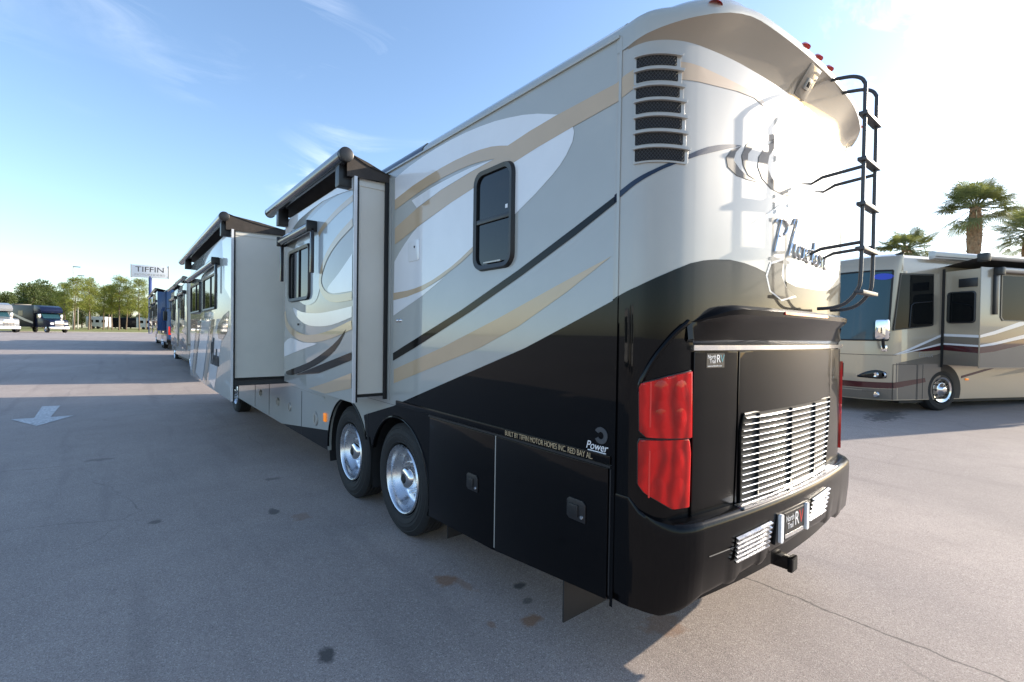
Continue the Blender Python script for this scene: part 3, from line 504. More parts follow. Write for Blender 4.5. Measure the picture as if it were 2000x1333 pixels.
# cooling vents in the corner
for i, (zt, zb, sr) in enumerate([(3.252, 3.198, .313), (3.180, 3.125, .321), (3.102, 3.047, .331), (3.031, 2.972, .34), (2.954, 2.894, .347), (2.878, 2.818, .354), (2.802, 2.738, .366)]):
    sl_ = .122; v = cap_slab('vent', rr_ if False else rrect(sl_-.012, sr+.022, zb-.009, zt+.007, .012, 3), -.001, .009, 'cap_white', None, .003)
    cap_sheet('vent_mesh', rrect(sl_, sr, zb, zt, .006, 2), .0105, 'mesh_black', v)
    wires = MB()
    for k in range(int((sr-sl_)/.016)+3):
        for d in (-1, 1):
            a0 = sl_+k*.016-.03; q = [(a0+(zt-zb)*.8*j/4*1 if d > 0 else a0+.05-(zt-zb)*.8*j/4, zb+(zt-zb)*j/4) for j in range(5)]; q = [p for p in q if sl_+.002 < p[0] < sr-.002]
            if len(q) > 1: wires.tube([cap(a, b_, .0125) for a, b_ in q], .0014, 4, False)
    wires.build('mesh_wires', 'dark_metal', v, 0)
    cap_slab('vent_hood', [(sl_-.008, zt+.004), (sr+.03, zt+.006), (sr+.022, zt-.008), (sl_-.006, zt-.006)], .008, .026, 'cap_white', v, .003)
# tail lamps
TL1 = [(.164, 1.622), (.172, 1.643), (.288, 1.676), (.427, 1.703), (.435, 1.371), (.198, 1.380), (.168, 1.411)]
TL2 = [(.172, 1.365), (.412, 1.366), (.428, 1.298), (.425, 1.025), (.324, 1.025), (.193, 1.107), (.166, 1.148), (.164, 1.344)]
for mir in (0, 1):
    for T in (TL1, TL2):
        P = [(SEND-a, b_) for a, b_ in T] if mir else T
        cx = sum(p[0] for p in P)/len(P); cz = sum(p[1] for p in P)/len(P)
        cap_slab('lamp_bezel', [(cx+(a-cx)*1.05, cz+(b_-cz)*1.035) for a, b_ in P], -.02, .012, 'black_plastic', None, .004)
        tl = cap_slab('tail_lamp', P, .0, .030, 'red_lens', None, .010)
        for (u, v_) in ((.35, .3), (.72, .3), (.35, .72), (.72, .72)):
            x0 = min(p[0] for p in P); x1 = max(p[0] for p in P); z0 = min(p[1] for p in P); z1 = max(p[1] for p in P)
            a, b_ = x0+(x1-x0)*u, z0+(z1-z0)*v_; rw = (x1-x0)*.14; rh = (z1-z0)*.16
            q = MB().grid([[cap(a+rw*t*math.cos(R(g)), b_+rh*t*math.sin(R(g)), .0305+.004*(1-t*t)) for g in range(0, 361, 30)] for t in (0.02, .5, 1)])
            obj('reflector_bowl', q.mesh('reflector_bowl', 60), 'red_lens', tl)
        cap_slab('lamp_divider', [(min(p[0] for p in P)+.045, z0+.06), (min(p[0] for p in P)+.052, z0+.06), (min(p[0] for p in P)+.052, z1-.05), (min(p[0] for p in P)+.045, z1-.05)], .02, .033, 'red_bright', tl, 0)
# lower fascia panels, spoiler ledge, chrome strip
cap_slab('corner_panel', [(.0, .6), (.46, .6), (.46, 1.955), (0, 1.955)], -.02, -.002, 'black_paint', None, .004)
cap_slab('corner_panel', [(SEND-.46, .6), (SEND, .6), (SEND, 1.955), (SEND-.46, 1.955)], -.02, -.002, 'black_paint', None, .004)
cap_slab('fascia_panel', [(.455, .90), (.80, .90), (.818, 1.36), (.82, 1.80), (.455, 1.80)], -.02, .010, 'black_paint', None, .005)
cap_slab('fascia_panel', [(2.14, .90), (2.51, .90), (2.51, 1.80), (2.2, 1.80), (2.18, 1.4)], -.02, .010, 'black_paint', None, .005)
ed = cap_slab('engine_door', [(.812, .93), (2.13, .93), (2.17, 1.36), (2.19, 1.80), (.828, 1.80), (.826, 1.36)], -.02, .014, 'black_paint', None, .006)
cap_slab('chrome_strip', [(.44, 1.808), (2.50, 1.808), (2.50, 1.834), (.44, 1.834)], -.01, .024, 'chrome', None, .004)
def ledge(s):
    u = (s-.41)/(2.50-.41); e = smooth01(min(u, 1-u)/.14); zt = 1.95+.085*e
    return [(-.005, zt+.012*e), (.05*e, zt+.010*e), (.095*e+.004, zt-.012*e), (.092*e+.004, zt-.04*e), (.045*e, zt-.085*e), (.012, 1.865-.0*e), (-.01, 1.836)]
cap_loft(ledge, .41, 2.50).build('spoiler_ledge', 'black_paint', rc, 40)
cap_slab('brake_light', [(1.13, 2.008), (1.75, 2.008), (1.75, 2.024), (1.13, 2.024)], .085, .105, 'red_bright', None, .003)
for m_ in (0, 1): MB().tube([cap(SEND-a if m_ else a, b_, .002) for a, b_ in refine([(.165, 1.60), (.172, 1.65), (.216, 1.745), (.273, 1.825), (.342, 1.897), (.42, 1.952)])], .014, 8).build('fascia_ridge', 'black_paint', rc)
# main grille: dark recess, frame and chrome slats
GP = [(.872, 1.455), (2.135, 1.458), (2.10, 1.20), (2.06, .995), (1.31, .975), (.845, .953), (.842, 1.365)]
gr = cap_sheet('grille', GP, .016, 'mesh_black', ed)
cg = (1.48, 1.2); MB().tube([cap(a, b_, .020) for a, b_ in GP+[GP[0]]], .007, 6).build('grille_frame', 'black_paint', gr)
for i in range(14):
    z = .985+i*.0345; sl0 = .858 if z < 1.36 else .858+(z-1.36)*.38; sr = interp(z, [(.95, 2.03), (1.2, 2.09), (1.46, 2.12)])
    ss = [sl0+(sr-sl0)*k/26 for k in range(27)]
    MB().grid([[cap(s, z+dz, o) for o, dz in ((.017, .005), (.029, .001), (.031, -.002), (.028, -.0045), (.017, -.002))] for s in ss]).build('slat', 'chrome', gr, 50)
for s in (1.02, 1.42, 1.80): cap_slab('grille_rib', [(s-.004, .98), (s+.004, .98), (s+.004, 1.45), (s-.004, 1.45)], .015, .030, 'black_plastic', gr, 0)
# dealer sticker
st = cap_slab('dealer_sticker', [(.549, 1.716), (.697, 1.716), (.697, 1.792), (.549, 1.792)], .009, .0115, 'sticker_black', None, 0)
def cap_text(name, body, size, m, s, z, parent, off=.0122, sx=1):
    p = Vector(cap(s, z, off)); q = Vector(cap(s+.05, z, off)); a = math.atan2(q.y-p.y, q.x-p.x); return text(name, body, size, m, parent, p, (R(90), 0, a), sx=sx, extrude=.0004)
cap_text('sticker_lettering', 'North', .030, 'letter_white', .556, 1.764, st, sx=.9); cap_text('sticker_lettering', 'Trail', .030, 'letter_white', .572, 1.740, st, sx=.9)
cap_text('sticker_lettering', 'R', .058, 'letter_white', .628, 1.744, st); cap_text('sticker_lettering', 'V', .058, 'letter_teal', .660, 1.744, st); cap_text('sticker_lettering', 'www.northtrailrv.com', .013, 'letter_white', .556, 1.722, st)
# bumper
def btop(s): s = min(s, SEND-s); return interp(s, [(.12, 1.06), (.172, 1.01), (.246, .974), (.326, .955), (.46, .960), (1.5, .966)])
def bbot(s): s = min(s, SEND-s); return interp(s, [(.10, .55), (.169, .515), (.27, .5), (.354, .523), (.487, .575), (.671, .59), (.70, .572), (.76, .575), (.80, .605), (.95, .62), (.98, .60), (1.04, .605), (1.08, .64), (1.48, .66)])
def bump(s):
    d = min(s, SEND-s); e = smooth01((d-.10)/.34); t, b_ = btop(s), bbot(s)
    return [(-.02, t+.004), (.03*e, t+.003), (.066*e+.002, t-.004), (.080*e+.003, t-.022), (.083*e+.003, t-.06), (.080*e+.003, (t+b_)/2), (.066*e+.003, b_+.03), (.052*e, b_), (-.06, b_+.01)]
ss = sorted(set(SS+[.02+(SEND-.04)*i/120 for i in range(121)]))
MB().grid([[cap(s, z, o) for o, z in bump(s)] for s in ss if .02 <= s <= SEND-.02]).build('bumper', 'black_paint', rc, 45)
cap_slab('bumper_step', [(.80, .958), (2.15, .965), (2.15, .976), (.80, .969)], .02, .078, 'aluminium', None, .002)
MB().tube([cap(s, .80-.02*abs(s-1.48), .086) for s in [.5+i*.05 for i in range(5)]], .003, 5).build('bumper_groove', 'black_plastic', rc)
for lo in ([(.715, .835), (1.05, .855), (1.01, .712), (.70, .698)], [(1.60, .868), (1.90, .885), (1.80, .735), (1.52, .735)]):
    lv = cap_sheet('bumper_louver', lo, .0885, 'mesh_black')
    for i in range(6):
        t = (i+.5)/6; a = lo[3][0]+(lo[0][0]-lo[3][0])*t; b_ = lo[2][0]+(lo[1][0]-lo[2][0])*t; z = lo[3][1]+(lo[0][1]-lo[3][1])*t; z2 = lo[2][1]+(lo[1][1]-lo[2][1])*t
        MB().grid([[cap(a+(b_-a)*k/8, z+(z2-z)*k/8+dz, o) for o, dz in ((.088, .008), (.104, .002), (.103, -.004), (.088, -.002))] for k in range(9)]).build('slat', 'aluminium', lv, 50)
cap_slab('plate_recess', [(1.10, .70), (1.50, .70), (1.52, .872), (1.12, .872)], .07, .090, 'black_plastic', None, .004)
lp = cap_slab('licence_plate', [(1.205, .708), (1.455, .708), (1.455, .858), (1.205, .858)], .088, .094, 'sticker_black', None, 0)
cap_text('plate_lettering', 'North', .05, 'letter_white', 1.215, .806, lp, .0946, .8); cap_text('plate_lettering', 'Trail', .05, 'letter_white', 1.235, .762, lp, .0946, .8); cap_text('plate_lettering', 'R', .115, 'letter_white', 1.325, .765, lp, .0946, .85); cap_text('plate_lettering', 'V', .115, 'letter_red', 1.385, .765, lp, .0946, .85)
cap_slab('plate_caption', [(1.207, .712), (1.452, .712), (1.452, .735), (1.207, .735)], .0938, .0948, 'aluminium', lp, 0)
for s in (1.15, 1.487): cap_slab('plate_lamp', rrect(s-.020, s+.016, .705, .868, .012, 3), .088, .106, 'letter_white', None, .004)
# hitch receiver
hx, hy, hz_ = 1.27, -.27, .47
ht = part(MB().box(hx-.036, hx+.036, hy, .4, hz_-.036, hz_+.036), 'hitch_receiver', 'black_paint', None, 30, .005)
part(MB().box(hx-.045, hx+.045, hy-.03, hy+.0, hz_-.045, hz_+.045), 'receiver_collar', 'black_paint', ht, 30, .008); part(MB().box(hx-.032, hx+.032, hy-.032, hy-.029, hz_-.032, hz_+.032), 'receiver_mouth', 'mesh_black', ht, 0)
part(MB().prism([(-.2, .62), (.3, .62), (.3, .46), (-.1, .44)], 'x', hx-.2, hx-.19), 'hitch_plate', 'black_plastic', ht, 0); part(MB().prism([(-.22, .63), (.3, .63), (.3, .5), (-.12, .48)], 'x', hx+.35, hx+.38), 'hitch_plate', 'black_plastic', ht, 0)
# rear ladder
ld = thing_part('ladder', rv, (0, 0, 0)); lx = (1.515, 1.755)
for i, x in enumerate(lx):
    ob = refine([(x, -.20, 3.545), (x, -.40, 3.515), (x, -.49, 3.49), (x, -.535, 3.44), (x, -.54, 3.34), (x, -.54, 2.7), (x, -.54, 2.28), (x, -.525, 2.18), (x, -.47, 2.105), (x, -.40, 2.075), (x, -.31, 2.07)], 4)
    MB().tube(ob, .011, 10).build('ladder_rail', 'dark_metal', ld, 50)
    for z in (2.93, 2.47): MB().tube([(x, -.54, z), (x, -.32, z-.015), (x, -.24, z-.05)], [.011, .011, .007], 8).build('ladder_standoff', 'dark_metal', ld, 50)
for z in (3.245, 2.97, 2.70, 2.43, 2.165): MB().box(lx[0]-.035, lx[1]+.035, -.565, -.515, z-.011, z+.011).build('ladder_rung', 'dark_metal', ld, 30, .004)
# clearance lights and reversing camera
for s in (.46, 1.30, 1.48, 1.66, SEND-.46):
    o, z = crown(s)[4]; a = Vector(cap(s, z+.012, o-.012)); q = MB().grid([[(a.x+.045*t*math.cos(R(g)), a.y+.03*t*math.sin(R(g)), a.z+.026*(1-t*t)) for g in range(0, 361, 30)] for t in (.02, .4, .75, 1)]); q.build('clearance_light', 'red_bright', rc, 60)
o, z = crown(1.44)[1]
def brow_pt(s, t, off=0):
    c = crown(s); (o0, z0), (o1, z1) = c[0], c[2]; l = math.hypot(o1-o0, z1-z0); nx, nz_ = (z1-z0)/l, -(o1-o0)/l
    (om, zm_) = c[1]; o = (1-t)**2*o0+2*t*(1-t)*om+t*t*o1; z = (1-t)**2*z0+2*t*(1-t)*zm_+t*t*z1; return cap(s, z+off*nz_, o+off*nx)
def brow_box(name, s0, s1, t0, t1, h0, h1, m, parent):
    V = [brow_pt(s_, t_, h) for h in (h0, h1) for s_ in (s0, s1) for t_ in (t0, t1)]
    return MB().add(V, [(0, 1, 3, 2), (4, 6, 7, 5), (0, 4, 5, 1), (2, 3, 7, 6), (0, 2, 6, 4), (1, 5, 7, 3)]).build(name, m, parent, 30, .003)
cb = brow_box('camera_panel', 1.39, 1.54, .1, .95, -.01, .004, 'brow_tan', rc)
brow_box('camera_housing', 1.435, 1.495, .36, .66, .002, .018, 'galv', cb); brow_box('camera_lens', 1.447, 1.483, .44, .58, .016, .020, 'glass', cb)

# ================================================================ generic coach for the neighbours
def make_coach(name, label, cat, loc, rz, m, length=12.5, wd=2.5, h=3.45, slides=(), stripe=None, low=None, group=None, rearm=None):
    t = thing(name, label, cat, loc, rz, group); p = lambda mb, n, mm, sm=35, bv=0, par=None: mb.build(n, mm, par or t, sm, bv)
    se = [(0, .45), (0, h-.12), (.03, h-.04), (.12, h), (wd-.12, h), (wd-.03, h-.04), (wd, h-.12), (wd, .45)]
    rows = [[((x-wd/2)*k+wd/2, y, .45+(z-.45)*q) for x, z in se] for y, k, q in ((0, .9, .97), (.08, .98, 1), (.25, 1, 1), (length-.5, 1, 1), (length-.2, .98, .985), (length-.05, .93, .95), (length, .85, .9))]
    p(MB().grid(rows).add(rows[0], [tuple(range(8))]).add(rows[-1], [tuple(range(8))]), 'body_shell', m)
    p(MB().box(.1, wd-.1, .2, length-.2, .3, .5), 'chassis', 'rubber', 0)
    if rearm: p(MB().box(.2, wd-.2, -.02, .03, 1.0, 3.0), 'rear_panel', rearm, 30, .01); p(MB().box(.6, wd-.6, -.03, -.018, 2.0, 2.7), 'rear_window', 'glass', 0)
    if rearm:
        for x in (.1, wd-.25): p(MB().box(x, x+.15, -.01, .05, .9, 1.4), 'tail_lamp', 'red_bright', 30, .01)
    p(MB().box(.02, wd-.02, -.05, .08, .42, .62), 'rear_bumper', 'black_paint', 30, .02)
    p(MB().prism([(.22, 1.5), (wd-.22, 1.5), (wd-.25, 2.95), (.25, 2.95)], 'y', length-.06, length+.006), 'windshield', 'glass', 0)
    p(MB().box(.1, wd-.1, length-.1, length+.05, .42, .75), 'front_bumper', m, 30, .03)
    for x in (.2, wd-.5): p(MB().box(x, x+.3, length-.05, length+.02, .95, 1.15), 'headlight', 'chrome', 30, .01)
    for x, s in ((0, -1), (wd, 1)):
        a = p(MB().tube([(x, length-.25, 2.75), (x+s*.22, length-.05, 2.75), (x+s*.26, length, 2.6)], .02, 6), 'mirror_arm', 'black_plastic'); p(MB().box(x+s*.26-.09, x+s*.26+.09, length-.06, length+.06, 2.1, 2.6), 'mirror', 'black_plastic', 30, .02, a)
        for y in (length*.22, length*.31, length*.84):
            wh = thing_part('wheel', t, (x, y, .5)); f = 1 if s < 0 else -1
            obj('tyre', MB().lathe([(f*.03, .3), (-f*.005, .36), (f*.01, .46), (f*.05, .5), (f*.25, .5), (f*.27, .4)], (0, 0, 0), 'x', 28).mesh('tyre'), 'tyre', wh); obj('rim', MB().lathe([(-f*.006, .06), (-f*.02, .08), (f*.02, .12), (f*.05, .25), (-f*.002, .30)], (0, 0, 0), 'x', 24, True).mesh('rim'), 'aluminium', wh)
    for y0, y1 in ((length*.84-.2+1.0, length-.7),): window(t, 0, y0-.3, y1, 2.0, 2.85, .06, .04)
    p(MB().box(-.01, 0, .3, length-.6, h-.2, h-.15), 'drip_rail', 'silver', 0)
    if low: sheet('lower_paint', [(.1, .46), (.1, 1.25), (length*.5, .95), (length-.4, .75), (length-.4, .46)], -.002, low, t)
    if stripe:
        for k, (a, b) in enumerate(stripe): sheet('paint_swoosh', [(.3, a), (length*.4, a+.25), (length*.75, a-.1), (length-.5, a+.3), (length-.5, a+.14), (length*.75, a-.28), (length*.4, a+.06), (.3, a-.22)], -.003-.001*k, b, t)
    for (y0, y1, dx, mm) in slides:
        s = thing_part('slide_out', t, (0, 0, 0))
        p(MB().box(-dx+.02, .02, y0+.03, y1-.03, 1.15, h-.2), 'slide_box', mm or 'panel_cream', 30, .01, s); p(MB().box(-dx, -dx+.025, y0, y1, .95, h-.17), 'slide_face', m, 30, .006, s)
        q = p(MB().tube([(-dx-.09, y0-.03, h-.04), (-dx-.09, y1+.03, h-.04)], .065, 12), 'slide_topper', 'awning_case', 40, 0, s); p(MB().add([(-dx-.07, y0, h+.02), (-dx-.07, y1, h+.02), (0, y1, h-.09), (0, y0, h-.09)], [(0, 1, 2, 3)]), 'topper_fabric', 'canvas', 0, 0, q)
        n = max(1, int((y1-y0)/1.6)); 
        for i in range(n):
            a = y0+(y1-y0)*(i+.5)/n; window(s, -dx, a-.5, a+.5, 2.0, 2.75, .05, .04, vbars=(a,))
        if stripe: 
            for k, (a, b) in enumerate(stripe): sheet('paint_swoosh', [(y0+.03, a), (y1-.03, a+.2), (y1-.03, a+.02), (y0+.03, a-.2)], -dx-.003-.001*k, b, s)
        window_awning(s, -dx, y0+.3, y1-.3, 2.95, (y0+.3, y1-.3))
    return t
make_coach('motorhome', 'silver and tan motorhome directly ahead of the nearest coach, dark awnings over its windows', 'motorhome', (.12, 16.6, gz(0, 22)-.06), 0, 'rv_gold', 13.3, slides=((1.6, 4.2, .35, None), (5.4, 8.6, .32, None)), stripe=((1.9, 'white_paint'), (1.45, 'rv_brown'), (1.1, 'navy_paint')), rearm='black_paint')
make_coach('motorhome', 'dark blue motorhome farthest along the parked row, below the white sign', 'motorhome', (.15, 34.0, gz(0, 40)-.05), 0, 'rv_blue', 12.8, h=3.7, slides=((.3, 5.2, .42, 'rv_blue'), (6.5, 11, .4, 'rv_blue')), stripe=((1.7, 'rv_red'), (1.3, 'rv_gold')), rearm='rv_blue')

for i, (yy, mm, lb) in enumerate(((3.0, 'truck_white', 'white'), (8.2, 'rv_gold', 'gold'), (13.4, 'truck_white', 'second white'))):
    make_coach('motorhome', lb+' motorhome across the lot at left, seen only mirrored in glossy paint', 'motorhome', (-32.5, yy+1.2, 0), R(-90), mm, 11.5, slides=(), stripe=((1.6, 'rv_brown'), (1.2, 'navy_paint')))
# ================================================================ tan coach at right
ES = (13.293, .811); eroot = thing('motorhome', 'tan and brown motorhome with maroon stripe parked at right, seen from its front corner', 'motorhome', (ES[0], ES[1], gz(*ES)), R(-25))
def ep(mb, n, mm, sm=35, bv=0, par=None): return mb.build(n, mm, par or eroot, sm, bv)
EPL = refine([(-1.30, 0), (-1.45, 0), (-1.62, .03), (-1.85, .16), (-2.08, .42), (-2.2, .8), (-2.25, 1.27), (-2.2, 1.74), (-2.08, 2.12), (-1.85, 2.38), (-1.62, 2.51), (-1.45, 2.54), (-1.3, 2.54)], 4)
def rake(z): return interp(z, [(.28, .06), (.5, 0), (1.35, 0), (1.7, .02), (3.3, .16), (3.5, .22), (3.66, .36), (3.74, .6)])
def ef(i, z, off=0):
    x, y = EPL[i]; a, b = EPL[max(i-1, 0)], EPL[min(i+1, len(EPL)-1)]; l = math.hypot(b[0]-a[0], b[1]-a[1]); n = (-(b[1]-a[1])/l, (b[0]-a[0])/l)
    k = max(0, min(1, (-1.3-x)/.5)); return (x+rake(z)*k+off*n[0], y+off*n[1], z)
zz = [.28, .5, .9, 1.33, 1.345, 1.7, 2.2, 2.8, 3.3, 3.5, 3.66, 3.74]
rows = [[ef(i, z) for i in range(len(EPL))] for z in zz]
ep(MB().grid(rows).add(rows[-1], [tuple(range(len(EPL)))]), 'front_cap', 'ess_gold', 30)
es = [(0, .28), (0, 3.5), (.03, 3.62), (.12, 3.70), (.5, 3.74), (2.04, 3.74), (2.42, 3.70), (2.51, 3.62), (2.54, 3.5), (2.54, .28)]
ep(MB().grid([[(x, y, z) for y, z in es] for x in (-1.31, 10.2)]).add([(10.2, y, z) for y, z in es], [tuple(range(len(es)))]), 'body_shell', 'ess_gold', 30)
ep(MB().box(-1.2, 10, .1, 2.44, .2, .5), 'chassis', 'rubber', 0)
def eface(name, i0, i1, z0f, z1f, off, mm, n=3, par=None):       # panel on the front cap between outline indices
    pts = []
    for j in range(n+1):
        pts.append([ef(i, z0f(i)+(z1f(i)-z0f(i))*j/n, off) for i in range(i0, i1+1)])
    return ep(MB().grid(pts), name, mm, 40, 0, par)
NI = len(EPL)-1
ws = eface('windshield', 9, NI-9, lambda i: 1.69, lambda i: 3.30, .012, 'glass_teal', 8)
ep(MB().tube([ef(i, 1.68, .014) for i in range(9, NI-8)], .018, 6), 'windshield_gasket', 'rubber', 50, 0, ws); ep(MB().tube([ef(9, 1.68+1.63*k/6, .014) for k in range(7)], .022, 6), 'windshield_gasket', 'rubber', 50, 0, ws)
ep(MB().tube([ef(i, 3.31, .014) for i in range(9, NI-8)], .022, 6), 'windshield_gasket', 'rubber', 50, 0, ws)
c0 = Vector(ef(12, 3.17, .02)); c1 = Vector(ef(13, 3.17, .02)); ax = (c1-c0).normalized()
ov = ep(MB().add([c0+ax*.2*math.cos(R(g))+Vector((0, 0, .075*math.sin(R(g)))) for g in range(0, 360, 20)], [tuple(range(18))]), 'year_decal', 'oval_blue', 0); 
an = math.atan2(ax.y, ax.x); text('year_lettering', '2012', .13, 'letter_white', eroot, c0+Vector((ax.y, -ax.x, 0))*-.006*-1+Vector((0, 0, -.045))-ax*.0, (R(90), 0, an+math.pi), 'CENTER', shear=.2)
eface('maroon_band', 4, NI-4, lambda i: .56, lambda i: .70, .004, 'ess_maroon'); eface('lower_band', 4, NI-4, lambda i: .30, lambda i: .545, .004, 'ess_dark')
ep(MB().tube([ef(i, 1.338, .002) for i in range(4, NI-3)], .006, 5), 'hood_seam', 'rubber'); 
for side in (0, 1):
    I = (lambda k: k) if not side else (lambda k: NI-k); rng_ = [I(k) for k in range(9, 17)]
    hl = ep(MB().grid([[ef(i, z0, .010) for i, z0 in zip(rng_, (.80, .79, .78, .78, .785, .79, .795, .80))], [ef(i, z0, .028) for i, z0 in zip(rng_, (.86, .87, .88, .88, .875, .865, .85, .82))], [ef(i, z0, .010) for i, z0 in zip(rng_, (.93, .96, .98, .985, .975, .945, .90, .84))]]), 'headlight', 'glass', 50)
    for k in (10, 12):
        a = Vector(ef(I(k), .875, .02)); ep(MB().lathe([(-.03, .02), (-.035, .05), (-.02, .062), (.0, .065)], a, 'x', 16, True), 'headlight_lens', 'chrome', 50, 0, hl)
    a = Vector(ef(I(12), .41, .005)); ep(MB().lathe([(-.035, .03), (-.03, .062), (.0, .078)], a, 'x', 18, True), 'fog_lamp', 'chrome', 50)
    eface('fog_recess', min(I(9), I(15)), max(I(9), I(15)), lambda i: .36, lambda i: .48, .003, 'rubber')
    b0 = Vector(ef(I(10), 1.5, 0)); s_ = -1 if not side else 1
    ma = ep(MB().tube([b0, b0+Vector((-.12, s_*.08, .02)), b0+Vector((-.20, s_*.12, .22))], .032, 8), 'mirror_arm', 'black_plastic', 50); c = b0+Vector((-.22, s_*.12, .44))
    ep(MB().box(b0.x-.05, b0.x+.03, b0.y-.07, b0.y+.07, 1.42, 1.56), 'mirror_base', 'chrome', 30, .02, ma); ep(MB().box(c.x-.07, c.x+.09, c.y-.13, c.y+.13, c.z-.24, c.z+.22), 'mirror_head', 'chrome', 30, .055, ma)
eface('grille', 19, NI-19, lambda i: .78, lambda i: 1.12, .004, 'mesh_black')
# side glass, slide, awnings, stripes on the near side (local y = 0 plane, outside is -y)
def esheet(name, poly, off, mm, par=None): return ep(MB().add([(a, -off, b) for a, b in poly], [tuple(range(len(poly)))]), name, mm, 0, 0, par)
def ewin(poly, par=None, off=.0, name='window'):
    n = len(poly); cx = sum(p[0] for p in poly)/n; cz = sum(p[1] for p in poly)/n; i_ = [(cx+(a-cx)*.94, cz+(b-cz)*.95) for a, b in poly]
    f = ep(MB().add([(a, -off, b) for a, b in poly]+[(a, -off-.018, b) for a, b in poly]+[(a, -off-.016, b) for a, b in i_], [(q*n+k, q*n+(k+1) % n, (q+1)*n+(k+1) % n, (q+1)*n+k) for q in range(2) for k in range(n)]), name, 'black_plastic', 30, 0, par)
    esheet('pane', i_, off+.012, 'glass_dim', f); return f
cw = ewin([(-1.40, 3.25), (-.37, 3.27), (-.34, 2.06), (-.42, 2.03), (-1.58, 1.905)]); ep(MB().tube([(-1.1, -.02, 2.0), (-1.06, -.02, 2.50), (-.98, -.02, 2.56), (-.38, -.02, 2.62)], .014, 6), 'sash_frame', 'black_plastic', 40, 0, cw)
SD = .77; se_ = thing_part('slide_out', eroot, (0, 0, 0))
ep(MB().box(-.05, -.02, -SD+.02, .02, 1.12, 3.33), 'end_wall', 'ess_gold', 0, 0, se_); ep(MB().box(-.02, 8.6, -SD+.02, .02, 1.12, 3.33), 'slide_box', 'panel_cream', 0, 0, se_); ep(MB().box(-.06, 8.62, -SD, -SD+.022, 1.08, 3.36), 'slide_face', 'ess_gold', 30, .005, se_)
ep(MB().box(-.075, -.052, -.05, .0, 1.05, 3.4), 'seal', 'rubber', 0, 0, se_)
def endsheet(name, poly, mm, off=.053): return ep(MB().add([(-off, -a, b) for a, b in poly], [tuple(range(len(poly)))]), name, mm, 0, 0, se_)
endsheet('maroon_stripe', [(.0, 1.60), (SD, 1.56), (SD, 1.42), (0, 1.47)], 'ess_maroon'); endsheet('white_stripe', [(0, 1.86), (SD, 1.83), (SD, 1.77), (0, 1.80)], 'white_paint'); endsheet('brown_panel', [(0, 1.80), (SD, 1.77), (SD, 1.60), (0, 1.64)], 'ess_dark'); endsheet('white_stripe', [(0, 1.64), (SD, 1.605), (SD, 1.56), (0, 1.60)], 'white_paint'); endsheet('lower_paint', [(0, 1.47), (SD, 1.42), (SD, 1.12), (0, 1.12)], 'ess_dark')
ew = ep(MB().prism(rrect(.10, .68, 2.10, 2.84, .08), 'x', -.066, -.05), 'end_window', 'black_plastic', 30, .004, se_); ep(MB().add([(-.068, -a, b) for a, b in rrect(.13, .65, 2.13, 2.81, .06)], [tuple(range(24))]), 'pane', 'glass', 0, 0, ew)
ew.data.transform(Matrix.Scale(-1, 4, (0, 1, 0))); ew.data.flip_normals()
ep(MB().box(-.066, -.05, -.70, -.33, 2.93, 3.13), 'vent_cover', 'black_plastic', 30, .01, se_)
f_ = -SD
sw = ewin([(.55, 3.22), (2.3, 3.22), (2.3, 2.16), (.62, 2.16), (.55, 2.24)], se_, SD)
esheet('white_stripe', [(-.05, 1.83), (.4, 1.93), (1.9, 2.35), (3.2, 2.7), (3.2, 2.6), (1.9, 2.22), (.4, 1.85), (-.05, 1.77)], SD+.003, 'white_paint', se_); esheet('brown_panel', [(-.05, 1.77), (.4, 1.85), (1.9, 2.2), (3.2, 2.58), (3.2, 2.3), (1.4, 1.85), (.4, 1.66), (-.05, 1.60)], SD+.002, 'ess_dark', se_)
esheet('white_stripe', [(-.05, 1.605), (.4, 1.67), (1.4, 1.87), (3.2, 2.32), (3.2, 2.22), (1.4, 1.78), (.4, 1.61), (-.05, 1.56)], SD+.004, 'white_paint', se_); esheet('maroon_stripe', [(-.05, 1.56), (.4, 1.61), (1.4, 1.78), (3.2, 2.2), (3.2, 2.02), (1.4, 1.63), (.4, 1.46), (-.05, 1.42)], SD+.003, 'ess_maroon', se_); esheet('lower_paint', [(-.05, 1.42), (.4, 1.46), (1.4, 1.62), (3.2, 2.0), (3.2, 1.1), (-.05, 1.1)], SD+.002, 'ess_dark', se_)
ep(MB().tube([(.35, -SD-.1, 3.30), (8.6, -SD-.1, 3.30)], .06, 14), 'window_awning', 'galv', 40, 0, se_); ep(MB().box(.30, .42, -SD-.17, -SD, 3.18, 3.36), 'awning_bracket', 'black_plastic', 30, .02, se_); ep(MB().box(.30, .40, -SD-.06, -SD, 2.3, 3.2), 'awning_arm', 'black_plastic', 30, .01, se_)
ep(MB().tube([(-.12, -SD-.1, 3.56), (8.7, -SD-.1, 3.56)], .062, 14), 'slide_topper', 'galv', 40, 0, se_); ep(MB().add([(-.05, -SD-.08, 3.60), (8.65, -SD-.08, 3.60), (8.65, .0, 3.46), (-.05, 0, 3.46)], [(0, 1, 2, 3)]), 'topper_fabric', 'canvas', 0, 0, se_); ep(MB().box(-.2, -.06, -SD-.18, -SD+.02, 3.46, 3.65), 'end_cap', 'black_plastic', 30, .03, se_)
ab = ep(MB().prism([(-.02, 3.60), (-.16, 3.62), (-.17, 3.76), (-.1, 3.80), (.0, 3.79)], 'x', -.55, 9.8), 'patio_awning', 'ess_roof', 30, .01); ep(MB().box(-.55, 9.8, -.178, -.16, 3.655, 3.665), 'awning_groove', 'rubber', 0, 0, ab)
